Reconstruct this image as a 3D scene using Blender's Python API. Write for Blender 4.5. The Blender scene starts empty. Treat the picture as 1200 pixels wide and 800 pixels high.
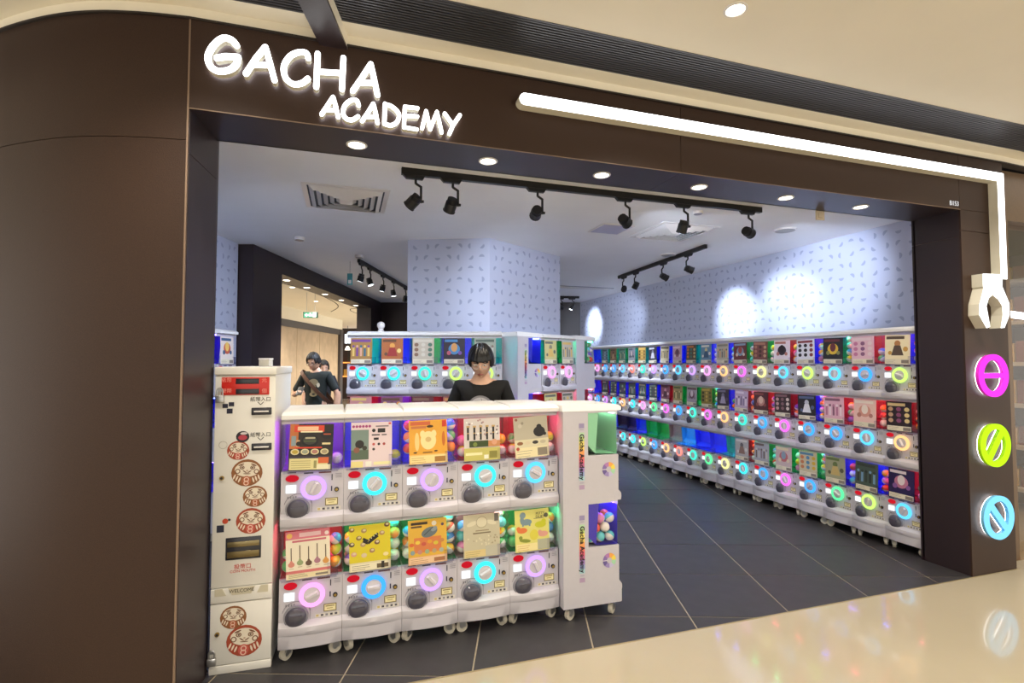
import bpy, bmesh, math, random
from mathutils import Vector, Matrix
random.seed(7)
SC = bpy.context.scene
COL = SC.collection

# ------------------------------------------------------------------ camera
FPX = 608.0
TH = math.radians(17.9)            # camera looks this far to the right of the shop front's normal
PITCH = math.atan(24 / FPX)
EYE = Vector((0, 0, 1.5))
F0 = Vector((math.sin(TH), math.cos(TH), 0)); RT = Vector((math.cos(TH), -math.sin(TH), 0)); UPZ = Vector((0, 0, 1))
FW = F0 * math.cos(PITCH) + UPZ * math.sin(PITCH); UP = UPZ * math.cos(PITCH) - F0 * math.sin(PITCH)
cam_data = bpy.data.cameras.new('camera'); cam = bpy.data.objects.new('camera', cam_data); COL.objects.link(cam)
cam_data.sensor_fit = 'HORIZONTAL'; cam_data.sensor_width = 36.0; cam_data.lens = 36.0 * FPX / 1200.0
cam_data.clip_start = 0.05
cam.matrix_world = Matrix((( RT.x, UP.x, -FW.x, EYE.x), (RT.y, UP.y, -FW.y, EYE.y), (RT.z, UP.z, -FW.z, EYE.z), (0, 0, 0, 1)))
SC.camera = cam
# ------------------------------------------------------------------ world, exposure
W = bpy.data.worlds.new('world'); SC.world = W; W.use_nodes = True
bg = W.node_tree.nodes['Background']; bg.inputs[0].default_value = (1.0, 0.95, 0.86, 1); bg.inputs[1].default_value = 1.15
SC.view_settings.view_transform = 'Standard'; SC.view_settings.look = 'None'
SC.view_settings.gamma = 1.0; SC.view_settings.use_curve_mapping = False
SC.view_settings.exposure = 0.55
SC.cycles.transparent_max_bounces = 24
SC.cycles.max_bounces = 8
SC.cycles.sample_clamp_indirect = 6.0

# ------------------------------------------------------------------ pixel helpers (a pixel gives a direction, a surface gives the distance)
def ray(x, y): return FW + RT * ((x - 600) / FPX) - UP * ((y - 400) / FPX)
def on_z(x, y, z=0.0):
    d = ray(x, y); return EYE + d * ((z - EYE.z) / d.z)
def on_y(x, y, Y):
    d = ray(x, y); return EYE + d * (Y / d.y)
def on_x(x, y, X):
    d = ray(x, y); return EYE + d * (X / d.x)
def cl(lat, fwd, z=0.0):           # point from distance across / along the tile direction
    return RT * lat + F0 * fwd + Vector((0, 0, z))

# ------------------------------------------------------------------ materials
def lin(c):
    if isinstance(c, str):
        c = c.lstrip('#'); c = [int(c[i:i + 2], 16) / 255 for i in (0, 2, 4)]
        c = [v / 12.92 if v <= .04045 else ((v + .055) / 1.055) ** 2.4 for v in c]
    return (c[0], c[1], c[2], 1.0)
MATS = {}
def mat(name, color, rough=.5, metal=0., noise=0., nscale=30., bump=0., spec=.5, coat=0.):
    if name in MATS: return MATS[name]
    m = bpy.data.materials.new(name); m.use_nodes = True; nt = m.node_tree; b = nt.nodes['Principled BSDF']
    c = lin(color)
    b.inputs['Base Color'].default_value = c; b.inputs['Roughness'].default_value = rough; b.inputs['Metallic'].default_value = metal
    b.inputs['Specular IOR Level'].default_value = spec; b.inputs['Coat Weight'].default_value = coat
    tc = nt.nodes.new('ShaderNodeTexCoord'); n = nt.nodes.new('ShaderNodeTexNoise')
    n.inputs['Scale'].default_value = nscale; n.inputs['Detail'].default_value = 5
    nt.links.new(tc.outputs['Object'], n.inputs['Vector'])
    r = nt.nodes.new('ShaderNodeMapRange'); r.inputs['From Min'].default_value = .3; r.inputs['From Max'].default_value = .7
    k = max(noise, .015)
    r.inputs['To Min'].default_value = 1 - k; r.inputs['To Max'].default_value = 1 + k
    nt.links.new(n.outputs['Fac'], r.inputs['Value'])
    mx = nt.nodes.new('ShaderNodeVectorMath'); mx.operation = 'SCALE'; mx.inputs[0].default_value = c[:3]
    nt.links.new(r.outputs[0], mx.inputs['Scale']); nt.links.new(mx.outputs[0], b.inputs['Base Color'])
    if bump:
        bp = nt.nodes.new('ShaderNodeBump'); bp.inputs['Strength'].default_value = bump; bp.inputs['Distance'].default_value = .002
        nt.links.new(n.outputs['Fac'], bp.inputs['Height']); nt.links.new(bp.outputs[0], b.inputs['Normal'])
    MATS[name] = m; return m
def emit(name, color, strength):
    if name in MATS: return MATS[name]
    m = bpy.data.materials.new(name); m.use_nodes = True; nt = m.node_tree; nt.nodes.clear()
    o = nt.nodes.new('ShaderNodeOutputMaterial'); e = nt.nodes.new('ShaderNodeEmission')
    e.inputs[0].default_value = lin(color); e.inputs[1].default_value = strength
    nt.links.new(e.outputs[0], o.inputs[0]); MATS[name] = m; return m
def glass(name, tint=(1, 1, 1), gloss=1.0):
    if name in MATS: return MATS[name]
    m = bpy.data.materials.new(name); m.use_nodes = True; nt = m.node_tree; nt.nodes.clear()
    o = nt.nodes.new('ShaderNodeOutputMaterial'); t = nt.nodes.new('ShaderNodeBsdfTransparent'); g = nt.nodes.new('ShaderNodeBsdfGlossy')
    t.inputs[0].default_value = lin(tint); g.inputs['Roughness'].default_value = .04
    lw = nt.nodes.new('ShaderNodeLayerWeight'); lw.inputs[0].default_value = .5
    pw = nt.nodes.new('ShaderNodeMath'); pw.operation = 'POWER'; pw.inputs[1].default_value = 4.0; nt.links.new(lw.outputs['Facing'], pw.inputs[0])
    mu = nt.nodes.new('ShaderNodeMath'); mu.operation = 'MULTIPLY_ADD'; mu.inputs[1].default_value = .55 * gloss; mu.inputs[2].default_value = .035 * gloss
    mx = nt.nodes.new('ShaderNodeMixShader')
    nt.links.new(pw.outputs[0], mu.inputs[0]); nt.links.new(mu.outputs[0], mx.inputs[0]); nt.links.new(t.outputs[0], mx.inputs[1]); nt.links.new(g.outputs[0], mx.inputs[2])
    nt.links.new(mx.outputs[0], o.inputs[0]); MATS[name] = m; return m
def print_mat(name='print_ink', rough=.45):
    if name in MATS: return MATS[name]
    m = bpy.data.materials.new(name); m.use_nodes = True; nt = m.node_tree; b = nt.nodes['Principled BSDF']
    a = nt.nodes.new('ShaderNodeAttribute'); a.attribute_name = 'Col'
    nt.links.new(a.outputs['Color'], b.inputs['Base Color']); b.inputs['Roughness'].default_value = rough
    MATS[name] = m; return m
def wallpaper():
    m = bpy.data.materials.new('wallpaper'); m.use_nodes = True; nt = m.node_tree; b = nt.nodes['Principled BSDF']; L = nt.links
    def node(t, **k):
        n = nt.nodes.new(t)
        for a, v in k.items(): setattr(n, a, v)
        return n
    def math_(op, a, bb=None):
        n = node('ShaderNodeMath', operation=op)
        for i, v in enumerate((a, bb)):
            if v is None: continue
            if isinstance(v, (int, float)): n.inputs[i].default_value = v
            else: L.new(v, n.inputs[i])
        return n.outputs[0]
    uv = node('ShaderNodeUVMap', uv_map='UVMap'); s = node('ShaderNodeSeparateXYZ'); L.new(uv.outputs[0], s.inputs[0])
    CELL = .112
    v = math_('DIVIDE', s.outputs[1], CELL); row = math_('FLOOR', v)
    u = math_('DIVIDE', s.outputs[0], CELL); colm = math_('FLOOR', u)
    fu = math_('SUBTRACT', math_('SUBTRACT', u, colm), .5); fv = math_('SUBTRACT', math_('SUBTRACT', v, row), .5)
    # turn of each crescent: quarter turns, running diagonally through the grid
    ang = math_('MULTIPLY', math_('MODULO', math_('ADD', math_('MULTIPLY', colm, 3.0), math_('MULTIPLY', row, 5.0)), 8.0), math.pi / 4)
    ca = math_('COSINE', ang); sa = math_('SINE', ang)
    ru = math_('ADD', math_('MULTIPLY', fu, ca), math_('MULTIPLY', fv, sa)); rv = math_('SUBTRACT', math_('MULTIPLY', fv, ca), math_('MULTIPLY', fu, sa))
    ln = math_('SQRT', math_('ADD', math_('MULTIPLY', ru, ru), math_('MULTIPLY', rv, rv)))
    mask = math_('MULTIPLY', math_('LESS_THAN', ln, .25), math_('GREATER_THAN', rv, .01))
    mx = node('ShaderNodeMix', data_type='RGBA'); L.new(mask, mx.inputs[0])
    mx.inputs[6].default_value = lin('#c2c8de'); mx.inputs[7].default_value = lin('#9fa7c4')
    L.new(mx.outputs[2], b.inputs['Base Color']); b.inputs['Roughness'].default_value = .42
    MATS['wallpaper'] = m; return m

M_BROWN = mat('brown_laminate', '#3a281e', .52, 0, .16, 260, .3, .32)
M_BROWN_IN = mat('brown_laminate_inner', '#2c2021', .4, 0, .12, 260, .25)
M_SEAM = mat('bronze_seam', '#8a7360', .45, .3)
M_WHITE = mat('white_plastic', '#e6e2e0', .32)
M_SHELL = mat('machine_shell', '#c6c2c9', .38)
M_LID = mat('machine_lid', '#f2f1f0', .35)
M_GREY = mat('grey_plastic', '#8f8d96', .35)
M_DARK = mat('dark_plastic', '#2c2c33', .25)
M_BLACK = mat('black_metal', '#101012', .45)
M_CHUTE = mat('smoked_dome', '#504e5a', .12, 0, 0, 30, 0, .6)
M_KNOB = mat('knob_plastic', '#d2cdd2', .35)
M_STEEL = mat('steel', '#b8b8b8', .3, .9)
M_BRASS = mat('brass', '#a58a4c', .3, .9)
M_RUBBER = mat('wheel_rubber', '#c9c2b2', .5)
M_CEIL = mat('ceiling_paint', '#f3f4f6', .7, 0, .01, 3)
M_MCEIL = mat('mall_ceiling_paint', '#f3ebd8', .6, 0, .02, 2)
M_COVE = mat('cove_paint', '#f6eedb', .5, 0, .01, 3)
M_GROUT = mat('grout', '#a89c88', .8, 0, .1, 60)
M_MARBLE = mat('polished_stone', '#b9ae97', .1, 0, .03, 1.2, 0, .5, .3)
M_CLEAR = glass('clear_acrylic')
M_PRINT = print_mat()
M_PAPER = wallpaper()
M_SLAT = mat('slat_metal', '#55555a', .4, .4)
M_CAVITY = mat('cavity_black', '#0b0b0c', .8)
M_TILE = mat('slate_tile', '#39373a', .42, 0, .16, 9, .12)
M_CREAM = mat('cabinet_enamel', '#e6e3db', .4, 0, .015, 8)
M_NEON = emit('sign_white', (1, 1, 1), 3.2)
M_NEONSIDE = mat('sign_return', '#e2ddcb', .4)
M_LAMP = emit('lamp_warm', (1, .9, .7), 9)
M_LAMPC = emit('lamp_cool', (.85, .93, 1), 9)

# ------------------------------------------------------------------ mesh helpers
def shade(me, ang=40):
    for p in me.polygons: p.use_smooth = True
    try: me.set_sharp_from_angle(angle=math.radians(ang))
    except Exception: pass
def ob(name, me, parent=None, loc=(0, 0, 0), rot=(0, 0, 0), scale=(1, 1, 1)):
    o = bpy.data.objects.new(name, me); COL.objects.link(o)
    o.location = loc; o.rotation_euler = rot; o.scale = scale
    if parent is not None: o.parent = parent
    return o
def tag(o, label=None, cat=None, group=None, kind=None):
    if label: o['label'] = label
    if cat: o['category'] = cat
    if group: o['group'] = group
    if kind: o['kind'] = kind
    return o
def empty(name, loc=(0, 0, 0), rz=0.0, parent=None):
    o = ob(name, None, parent, loc, (0, 0, rz)); o.empty_display_size = .1; return o

class MB:
    """collects faces into one mesh, with a colour per face"""
    def __init__(s): s.v = []; s.f = []; s.m = []; s.c = []
    def face(s, pts, mi=0, col=(1, 1, 1)):
        i = len(s.v); s.v += [tuple(p) for p in pts]; s.f.append(tuple(range(i, i + len(pts)))); s.m.append(mi); s.c.append(lin(col))
    def add(s, verts, faces, mi=0, col=(1, 1, 1)):
        i = len(s.v); s.v += [tuple(p) for p in verts]
        for f in faces: s.f.append(tuple(i + k for k in f)); s.m.append(mi); s.c.append(lin(col))
    def box(s, x0, x1, y0, y1, z0, z1, mi=0, col=(1, 1, 1)):
        s.hexa([(x0, y0, z0), (x1, y0, z0), (x1, y1, z0), (x0, y1, z0), (x0, y0, z1), (x1, y0, z1), (x1, y1, z1), (x0, y1, z1)], mi, col)
    def hexa(s, v, mi=0, col=(1, 1, 1)):
        s.add(v, [(3, 2, 1, 0), (4, 5, 6, 7), (0, 1, 5, 4), (1, 2, 6, 5), (2, 3, 7, 6), (3, 0, 4, 7)], mi, col)
    def prism(s, poly, a, b, fn, mi=0, col=(1, 1, 1)):
        """polygon (p,q) list extruded from a to b; fn(p,q,t) -> xyz"""
        n = len(poly); v = [fn(p, q, a) for p, q in poly] + [fn(p, q, b) for p, q in poly]
        s.add(v, [tuple(range(n))[::-1], tuple(range(n, 2 * n))] + [(i, (i + 1) % n, n + (i + 1) % n, n + i) for i in range(n)], mi, col)
    def cyl(s, p0, p1, r0, r1=None, n=12, mi=0, col=(1, 1, 1), caps=True):
        p0 = Vector(p0); p1 = Vector(p1); r1 = r0 if r1 is None else r1
        d = (p1 - p0).normalized(); a = d.orthogonal().normalized(); b = d.cross(a)
        v = []
        for p, r in ((p0, r0), (p1, r1)):
            for k in range(n):
                t = 2 * math.pi * k / n; v.append(p + (a * math.cos(t) + b * math.sin(t)) * r)
        fs = [(k, (k + 1) % n, n + (k + 1) % n, n + k) for k in range(n)]
        if caps: fs += [tuple(range(n))[::-1], tuple(range(n, 2 * n))]
        s.add(v, fs, mi, col)
    def ball(s, c, rx, ry=None, rz=None, nu=12, nv=8, mi=0, col=(1, 1, 1), col2=None, M=None):
        ry = rx if ry is None else ry; rz = rx if rz is None else rz; c = Vector(c)
        v = []
        for j in range(nv + 1):
            ph = math.pi * j / nv
            for i in range(nu):
                t = 2 * math.pi * i / nu
                p = Vector((rx * math.sin(ph) * math.cos(t), ry * math.sin(ph) * math.sin(t), rz * math.cos(ph)))
                if M is not None: p = M @ p
                v.append(c + p)
        base = len(s.v); s.v += [tuple(p) for p in v]
        for j in range(nv):
            for i in range(nu):
                q = (j * nu + i, (j + 1) * nu + i, (j + 1) * nu + (i + 1) % nu, j * nu + (i + 1) % nu)
                if j == 0: q = (q[0], q[1], q[2])
                elif j == nv - 1: q = (q[0], q[1], q[3])
                s.f.append(tuple(base + k for k in q)); s.m.append(mi); s.c.append(lin(col2 if (col2 and j >= nv // 2) else col))
    def mesh(s, name, mats, smooth=None, weld=False):
        me = bpy.data.meshes.new(name); me.from_pydata(s.v, [], s.f)
        if not isinstance(mats, (list, tuple)): mats = [mats]
        for m in mats: me.materials.append(m)
        me.polygons.foreach_set('material_index', s.m)
        if any(m is not None and m.name.startswith('print') for m in mats):
            at = me.color_attributes.new('Col', 'FLOAT_COLOR', 'CORNER')
            buf = []
            for p, c in zip(s.f, s.c): buf += list(c) * len(p)
            at.data.foreach_set('color', buf)
        if weld or smooth:
            bm = bmesh.new(); bm.from_mesh(me); bmesh.ops.remove_doubles(bm, verts=bm.verts, dist=1e-5)
            bmesh.ops.recalc_face_normals(bm, faces=bm.faces); bm.to_mesh(me); bm.free()
        me.update()
        if smooth: shade(me, smooth)
        return me
    def build(s, name, mats, parent=None, loc=(0, 0, 0), rot=(0, 0, 0), smooth=None):
        return ob(name, s.mesh(name, mats, smooth), parent, loc, rot)
def bevel_mesh(me, w, seg=2, ang=35):
    bm = bmesh.new(); bm.from_mesh(me); bmesh.ops.remove_doubles(bm, verts=bm.verts, dist=1e-5)
    es = [e for e in bm.edges if len(e.link_faces) == 2 and e.calc_face_angle(0) > math.radians(ang)]
    bmesh.ops.bevel(bm, geom=es, offset=w, segments=seg, affect='EDGES', profile=.5, clamp_overlap=True)
    bm.to_mesh(me); bm.free(); shade(me, 50); return me
def boxmesh(name, x0, x1, y0, y1, z0, z1, m, bev=0):
    b = MB(); b.box(x0, x1, y0, y1, z0, z1); me = b.mesh(name, m)
    if bev: bevel_mesh(me, bev)
    return me
# flat print drawn on a plane: u to the right, v up, raised a hair per layer
class Print(MB):
    def __init__(s, fn): super().__init__(); s.fn = fn; s.layer = 0
    def poly(s, pts, col):
        s.layer += 1; s.face([s.fn(u, v, s.layer * 5e-5) for u, v in pts], 0, col)
    def rect(s, u0, v0, u1, v1, col): s.poly([(u0, v0), (u1, v0), (u1, v1), (u0, v1)], col)
    def disc(s, u, v, r, col, r2=None, n=18, a0=0, a1=2 * math.pi, rot=0.0):
        r2 = r if r2 is None else r2; pts = []
        for k in range(n + (0 if a1 - a0 > 6.28 else 1)):
            t = a0 + (a1 - a0) * k / n; p, q = r * math.cos(t), r2 * math.sin(t)
            pts.append((u + p * math.cos(rot) - q * math.sin(rot), v + p * math.sin(rot) + q * math.cos(rot)))
        s.poly(pts, col)
    def ring(s, u, v, r0, r1, cols, n=24, a0=0., a1=2 * math.pi):
        s.layer += 1
        for k in range(n):
            t0 = a0 + (a1 - a0) * k / n; t1 = a0 + (a1 - a0) * (k + 1) / n
            c = cols if isinstance(cols, str) else cols[k * len(cols) // n]
            s.face([s.fn(u + r * math.cos(t), v + r * math.sin(t), s.layer * 5e-5) for r, t in ((r0, t0), (r1, t0), (r1, t1), (r0, t1))], 0, c)
    def line(s, pts, w, col):
        for (a, b), (c, d) in zip(pts, pts[1:]):
            l = math.hypot(c - a, d - b) or 1; nx, ny = -(d - b) / l * w / 2, (c - a) / l * w / 2
            s.poly([(a - nx, b - ny), (c - nx, d - ny), (c + nx, d + ny), (a + nx, b + ny)], col)
def text_mesh(body, size, m, extrude=0.0, shear=0.0, align='CENTER', spacing=1.0, bold=0.0):
    cu = bpy.data.curves.new('text', 'FONT'); cu.body = body; cu.size = size; cu.extrude = extrude; cu.shear = shear
    cu.align_x = align; cu.align_y = 'CENTER'; cu.space_character = spacing; cu.resolution_u = 3; cu.offset = bold
    o = bpy.data.objects.new('text', cu); COL.objects.link(o)
    dg = bpy.context.evaluated_depsgraph_get(); me = bpy.data.meshes.new_from_object(o.evaluated_get(dg))
    bpy.data.objects.remove(o); bpy.data.curves.remove(cu)
    me.materials.clear(); me.materials.append(m); me.name = 'lettering'
    return me

# ================================================================== THE SETTING
YF = 2.52          # shop front plane
ZB, ZT = 2.596, 2.99   # underside and top of the fascia
XL, XR, XP = -0.652, 4.2, 4.67   # opening sides, outer edge of the right pier
YI = 2.86          # back of the frame
ZC = 2.73          # shop ceiling
ZM = 3.045         # mall ceiling
XW = 4.62          # right wall
TILE_A = math.radians(19.3)

# --- floors
b = MB(); b.face([(-9, -7, 0), (12, -7, 0), (12, YF - .006, 0), (-9, YF - .006, 0)])
tag(b.build('floor_mall', M_MARBLE), kind='structure')
b = MB(); b.face([(p.x, p.y, -.003) for p in (Vector((-3.5, YF - .006, 0)), Vector((6.5, YF - .006, 0)), Vector((6.5, 13, 0)), Vector((-3.5, 13, 0)))])
floor = tag(b.build('floor', M_GROUT), kind='structure')
def clip(poly, n, d):
    out = []
    for i in range(len(poly)):
        a, c = poly[i], poly[(i + 1) % len(poly)]
        da, dc = n[0] * a[0] + n[1] * a[1] - d, n[0] * c[0] + n[1] * c[1] - d
        if da >= 0: out.append(a)
        if (da >= 0) != (dc >= 0):
            t = da / (da - dc); out.append((a[0] + (c[0] - a[0]) * t, a[1] + (c[1] - a[1]) * t))
    return out
tu = Vector((math.cos(TILE_A), -math.sin(TILE_A), 0)); tv = Vector((math.sin(TILE_A), math.cos(TILE_A), 0))
T0 = on_z(982, 674.6); TS = .613; GAP = .0042
full = None; cnt = 0
far = MB()
for i in range(-13, 8):
    for j in range(-8, 20):
        cpt = T0 + tu * ((i + .5) * TS) + tv * ((j + .5) * TS); h = TS / 2 - GAP
        poly = [(cpt + tu * a * h + tv * c * h)[:2] for a, c in ((-1, -1), (1, -1), (1, 1), (-1, 1))]
        p2 = poly
        for n, d in (((0, 1), YF), ((-1, 0), -(XW + .02)), ((RT.x, RT.y), -4.6), ((-F0.x, -F0.y), -10.9)):
            p2 = clip(p2, n, d)
            if len(p2) < 3: break
        if len(p2) < 3: continue
        if p2 == poly:
            if full is None:
                bb = MB(); bb.box(-h, h, -h, h, -.003, 0); full = bb.mesh('tile', M_TILE)
            ob('tile', full, floor, (cpt.x, cpt.y, 0), (0, 0, -TILE_A))
        else:
            bb = MB(); bb.prism([(x - cpt.x, y - cpt.y) for x, y in p2], -.003, 0, lambda p, q, t: (p, q, t))
            ob('tile', bb.mesh('tile', M_TILE), floor, (cpt.x, cpt.y, 0))
# --- shop ceiling and walls
b = MB(); cq = [(-.66, YI - .05), (XW + .1, YI - .05), (XW + .1, 13), tuple(cl(-2.95, 12.7)[:2]), tuple(cl(-2.95, 3.3)[:2]), (-1.2, 3.0)]
b.prism(cq, ZC, ZC + .05, lambda p, q, t: (p, q, t))
tag(b.build('ceiling', M_CEIL), kind='structure')
def wall(name, p0, p1, z0, z1, thick=.06, m=None, flip=1):
    """wall whose visible face runs p0 -> p1, UV in metres"""
    p0 = Vector((p0[0], p0[1], 0)); p1 = Vector((p1[0], p1[1], 0)); d = p1 - p0; ln = d.length; d.normalize()
    n = Vector((d.y, -d.x, 0)) * flip * thick
    me = bpy.data.meshes.new(name)
    q = [p0, p1, p1 + n, p0 + n]
    v = [(p.x, p.y, z0) for p in q] + [(p.x, p.y, z1) for p in q]
    me.from_pydata(v, [], [(0, 1, 5, 4), (1, 2, 6, 5), (2, 3, 7, 6), (3, 0, 4, 7), (4, 5, 6, 7), (3, 2, 1, 0)])
    uvl = me.uv_layers.new(name='UVMap')
    us = [0, ln, ln, 0] * 2
    for p in me.polygons:
        for li in p.loop_indices:
            vi = me.loops[li].vertex_index; uvl.data[li].uv = (us[vi] + 3.0, v[vi][2] + 3.0)
    me.materials.append(m or M_PAPER); me.update()
    bm = bmesh.new(); bm.from_mesh(me); bmesh.ops.recalc_face_normals(bm, faces=bm.faces); bm.to_mesh(me); bm.free()
    return tag(ob(name, me), kind='structure')
wall('wall_right', (XW, YI - .02), (XW, 13), 0, ZC)
pl0 = cl(-2.85, 3.2); pl1 = cl(-2.85, 5.36)
wall('wall_left', pl0[:2], pl1[:2], 0, ZC, flip=-1)
# central pillar covered in the same paper
ca, cb, cc = cl(-1.05, 5.19), cl(-.22, 5.117), cl(.56, 6.02)
cd_, ce = cl(-.1, 6.6), cl(-1.0, 6.2)
cyl_pts = [ca, cb, cc, cd_, ce]
wall('wall_pillar', ca[:2], cb[:2], 0, ZC, .05, flip=-1)
wall('wall_pillar_side', cb[:2], cc[:2], 0, ZC, .05, flip=-1)
wall('wall_pillar_left', ce[:2], ca[:2], 0, ZC, .05, flip=-1)
wall('wall_pillar_back', cc[:2], cd_[:2], 0, ZC, .05, flip=-1)
# back wall, dark brown
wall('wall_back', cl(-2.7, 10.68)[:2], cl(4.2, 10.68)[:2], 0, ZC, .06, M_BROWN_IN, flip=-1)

# --- the brown portal to the other corridor, standing along the left side
portal = tag(empty('door_1', cl(-2.7, 5.38)), kind='structure')
def cbox(name, l0, l1, f0, f1, z0, z1, m, parent=None, kind=None, label=None, cat=None):
    """box laid out along the tile directions"""
    c = cl((l0 + l1) / 2, (f0 + f1) / 2, z0); bb = MB(); a, d = (l1 - l0) / 2, (f1 - f0) / 2
    bb.box(-a, a, -d, d, 0, z1 - z0)
    if parent is not None: c = c - parent.location
    o = bb.build(name, m, parent, c, (0, 0, -TH))
    return tag(o, label, cat, kind=kind)
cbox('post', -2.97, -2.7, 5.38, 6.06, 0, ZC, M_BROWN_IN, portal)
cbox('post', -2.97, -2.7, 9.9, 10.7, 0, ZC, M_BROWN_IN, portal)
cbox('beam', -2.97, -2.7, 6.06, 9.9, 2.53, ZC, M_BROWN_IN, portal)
lamp_i = 0
def downlight(name, p, r, label, cat, group=None, m=M_LAMP, energy=0, spot=1.9, color=(1, .86, .66), parent=None):
    t = empty(name, p); tag(t, label, cat, group)
    bb = MB(); n = 24
    for k in range(n):
        a0, a1 = 2 * math.pi * k / n, 2 * math.pi * (k + 1) / n
        for (ra, za), (rb, zb) in (((r, 0), (r, -.004)), ((r, -.004), (r * .82, -.006)), ((r * .82, -.006), (r * .74, .0))):
            bb.face([(ra * math.cos(a0), ra * math.sin(a0), za), (ra * math.cos(a1), ra * math.sin(a1), za), (rb * math.cos(a1), rb * math.sin(a1), zb), (rb * math.cos(a0), rb * math.sin(a0), zb)])
    bb.build('trim_ring', M_WHITE, t, smooth=40)
    bb = MB(); bb.ball((0, 0, -.001), r * .74, r * .74, .005, 20, 6); bb.build('lens', m, t, smooth=60)
    if energy:
        ld = bpy.data.lights.new('downlight_beam', 'SPOT'); ld.energy = energy; ld.color = color; ld.spot_size = spot; ld.spot_blend = .7; ld.shadow_soft_size = .04
        lo = ob('downlight_beam', ld, t, (0, 0, -.03))
    return t
ords = ['first', 'second', 'third', 'fourth', 'fifth', 'sixth', 'seventh', 'eighth', 'ninth', 'tenth', 'eleventh', 'twelfth', 'thirteenth', 'fourteenth', 'fifteenth', 'sixteenth', 'seventeenth', 'eighteenth', 'nineteenth', 'twentieth']
for k, f in enumerate((6.5, 7.15, 7.85, 8.6, 9.4)):
    downlight('downlight', cl(-2.84, f, 2.53), .055, 'warm recessed downlight in the brown corridor beam, %s from the tall brown post' % ords[k], 'downlight', 'downlights in the corridor beam', energy=9)

# --- the shop front: brown laminate panels over a bronze backing
front = empty('wall_front', (0, YF, 0)); tag(front, kind='structure')
def fpanel(x0, x1, z0, z1, y0=YF, y1=YF + .012, m=M_BROWN, name='panel'):
    bb = MB(); bb.box(x0, x1, y0 - YF, y1 - YF, z0, z1); return bb.build(name, m, front)
bb = MB()
bb.box(XL, XP - .004, .010, YI - YF - .01, ZB + .004, ZT - .002); bb.box(XR + .006, XP - .004, .010, YI - YF - .01, 0, ZB + .01)
bb.build('backing', M_SEAM, front)
for x0, x1 in ((XL, 1.842), (1.845, 4.192), (4.195, XP)): fpanel(x0, x1, ZB, ZT)
fpanel(XR, XP, 0, 2.442); fpanel(XR, XP, 2.445, ZB - .0015)
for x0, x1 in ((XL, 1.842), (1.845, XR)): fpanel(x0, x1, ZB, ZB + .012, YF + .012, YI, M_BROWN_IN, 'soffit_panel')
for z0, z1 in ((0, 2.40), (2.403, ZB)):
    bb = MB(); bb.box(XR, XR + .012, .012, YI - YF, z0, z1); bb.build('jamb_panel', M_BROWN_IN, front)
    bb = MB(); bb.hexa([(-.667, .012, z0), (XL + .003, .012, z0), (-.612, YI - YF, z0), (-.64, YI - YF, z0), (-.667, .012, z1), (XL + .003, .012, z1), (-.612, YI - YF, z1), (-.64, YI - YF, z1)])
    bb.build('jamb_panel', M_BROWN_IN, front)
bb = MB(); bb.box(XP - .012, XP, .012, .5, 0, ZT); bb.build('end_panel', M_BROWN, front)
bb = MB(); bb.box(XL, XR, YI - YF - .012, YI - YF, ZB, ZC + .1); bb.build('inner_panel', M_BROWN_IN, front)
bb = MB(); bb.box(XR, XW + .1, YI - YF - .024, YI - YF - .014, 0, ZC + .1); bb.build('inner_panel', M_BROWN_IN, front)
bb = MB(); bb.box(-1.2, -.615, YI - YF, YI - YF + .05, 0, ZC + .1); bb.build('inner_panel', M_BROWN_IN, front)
tr = MB(); tr.box(XL - .006, XL + .0005, YF - .002, YF + .02, 0, ZT); tag(tr.build('trim_1', M_SEAM), kind='structure')
tr = MB(); tr.box(XL, XR, YF - .0015, YF + .003, ZB - .003, ZB + .001); tag(tr.build('trim_2', M_SEAM), kind='structure')
tr = MB(); tr.box(-.6, XP, YF - .012, YF - .004, -.001, .002); tag(tr.build('trim_3', mat('threshold', '#a99a78', .4, .4)), kind='structure')
# --- rounded corner left of the opening
ARC = [(-.6585, 2.525), (-.80, 2.545), (-.90, 2.566), (-1.0, 2.594), (-1.11, 2.638), (-1.21, 2.690), (-1.31, 2.752), (-1.405, 2.818), (-1.5, 2.892), (-1.6, 2.99), (-1.69, 3.11), (-1.76, 3.25), (-1.8, 3.42), (-1.81, 3.7), (-1.81, 5.5)]
def smooth_path(pts, n=4):
    out = []
    for i in range(len(pts) - 1):
        p0 = pts[max(i - 1, 0)]; p1 = pts[i]; p2 = pts[i + 1]; p3 = pts[min(i + 2, len(pts) - 1)]
        for k in range(n):
            t = k / n
            out.append(tuple(.5 * ((2 * p1[a]) + (-p0[a] + p2[a]) * t + (2 * p0[a] - 5 * p1[a] + 4 * p2[a] - p3[a]) * t * t + (-p0[a] + 3 * p1[a] - 3 * p2[a] + p3[a]) * t ** 3) for a in (0, 1)))
    return out + [pts[-1]]
arc = smooth_path(ARC)
def sweep(path, off0, off1, z0, z1, bld=None, close=True):
    """rectangular profile between two offsets (positive = into the mall) swept along a plan path"""
    bb = bld or MB(); n = len(path); nor = []
    for i in range(n):
        a = Vector(path[max(i - 1, 0)]); c = Vector(path[min(i + 1, n - 1)]); d = (c - a).normalized(); nor.append(Vector((d.y, -d.x)))
    base = len(bb.v)
    for i in range(n):
        for o, z in ((off0, z0), (off1, z0), (off1, z1), (off0, z1)):
            p = Vector(path[i]) + nor[i] * o; bb.v.append((p.x, p.y, z))
    for i in range(n - 1):
        for k in range(4):
            a = base + 4 * i + k; c = base + 4 * i + (k + 1) % 4
            bb.f.append((a, c, c + 4, a + 4)); bb.m.append(0); bb.c.append((1, 1, 1, 1))
    for e in (base, base + 4 * (n - 1)):
        bb.f.append((e, e + 1, e + 2, e + 3)); bb.m.append(0); bb.c.append((1, 1, 1, 1))
    return bb
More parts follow.
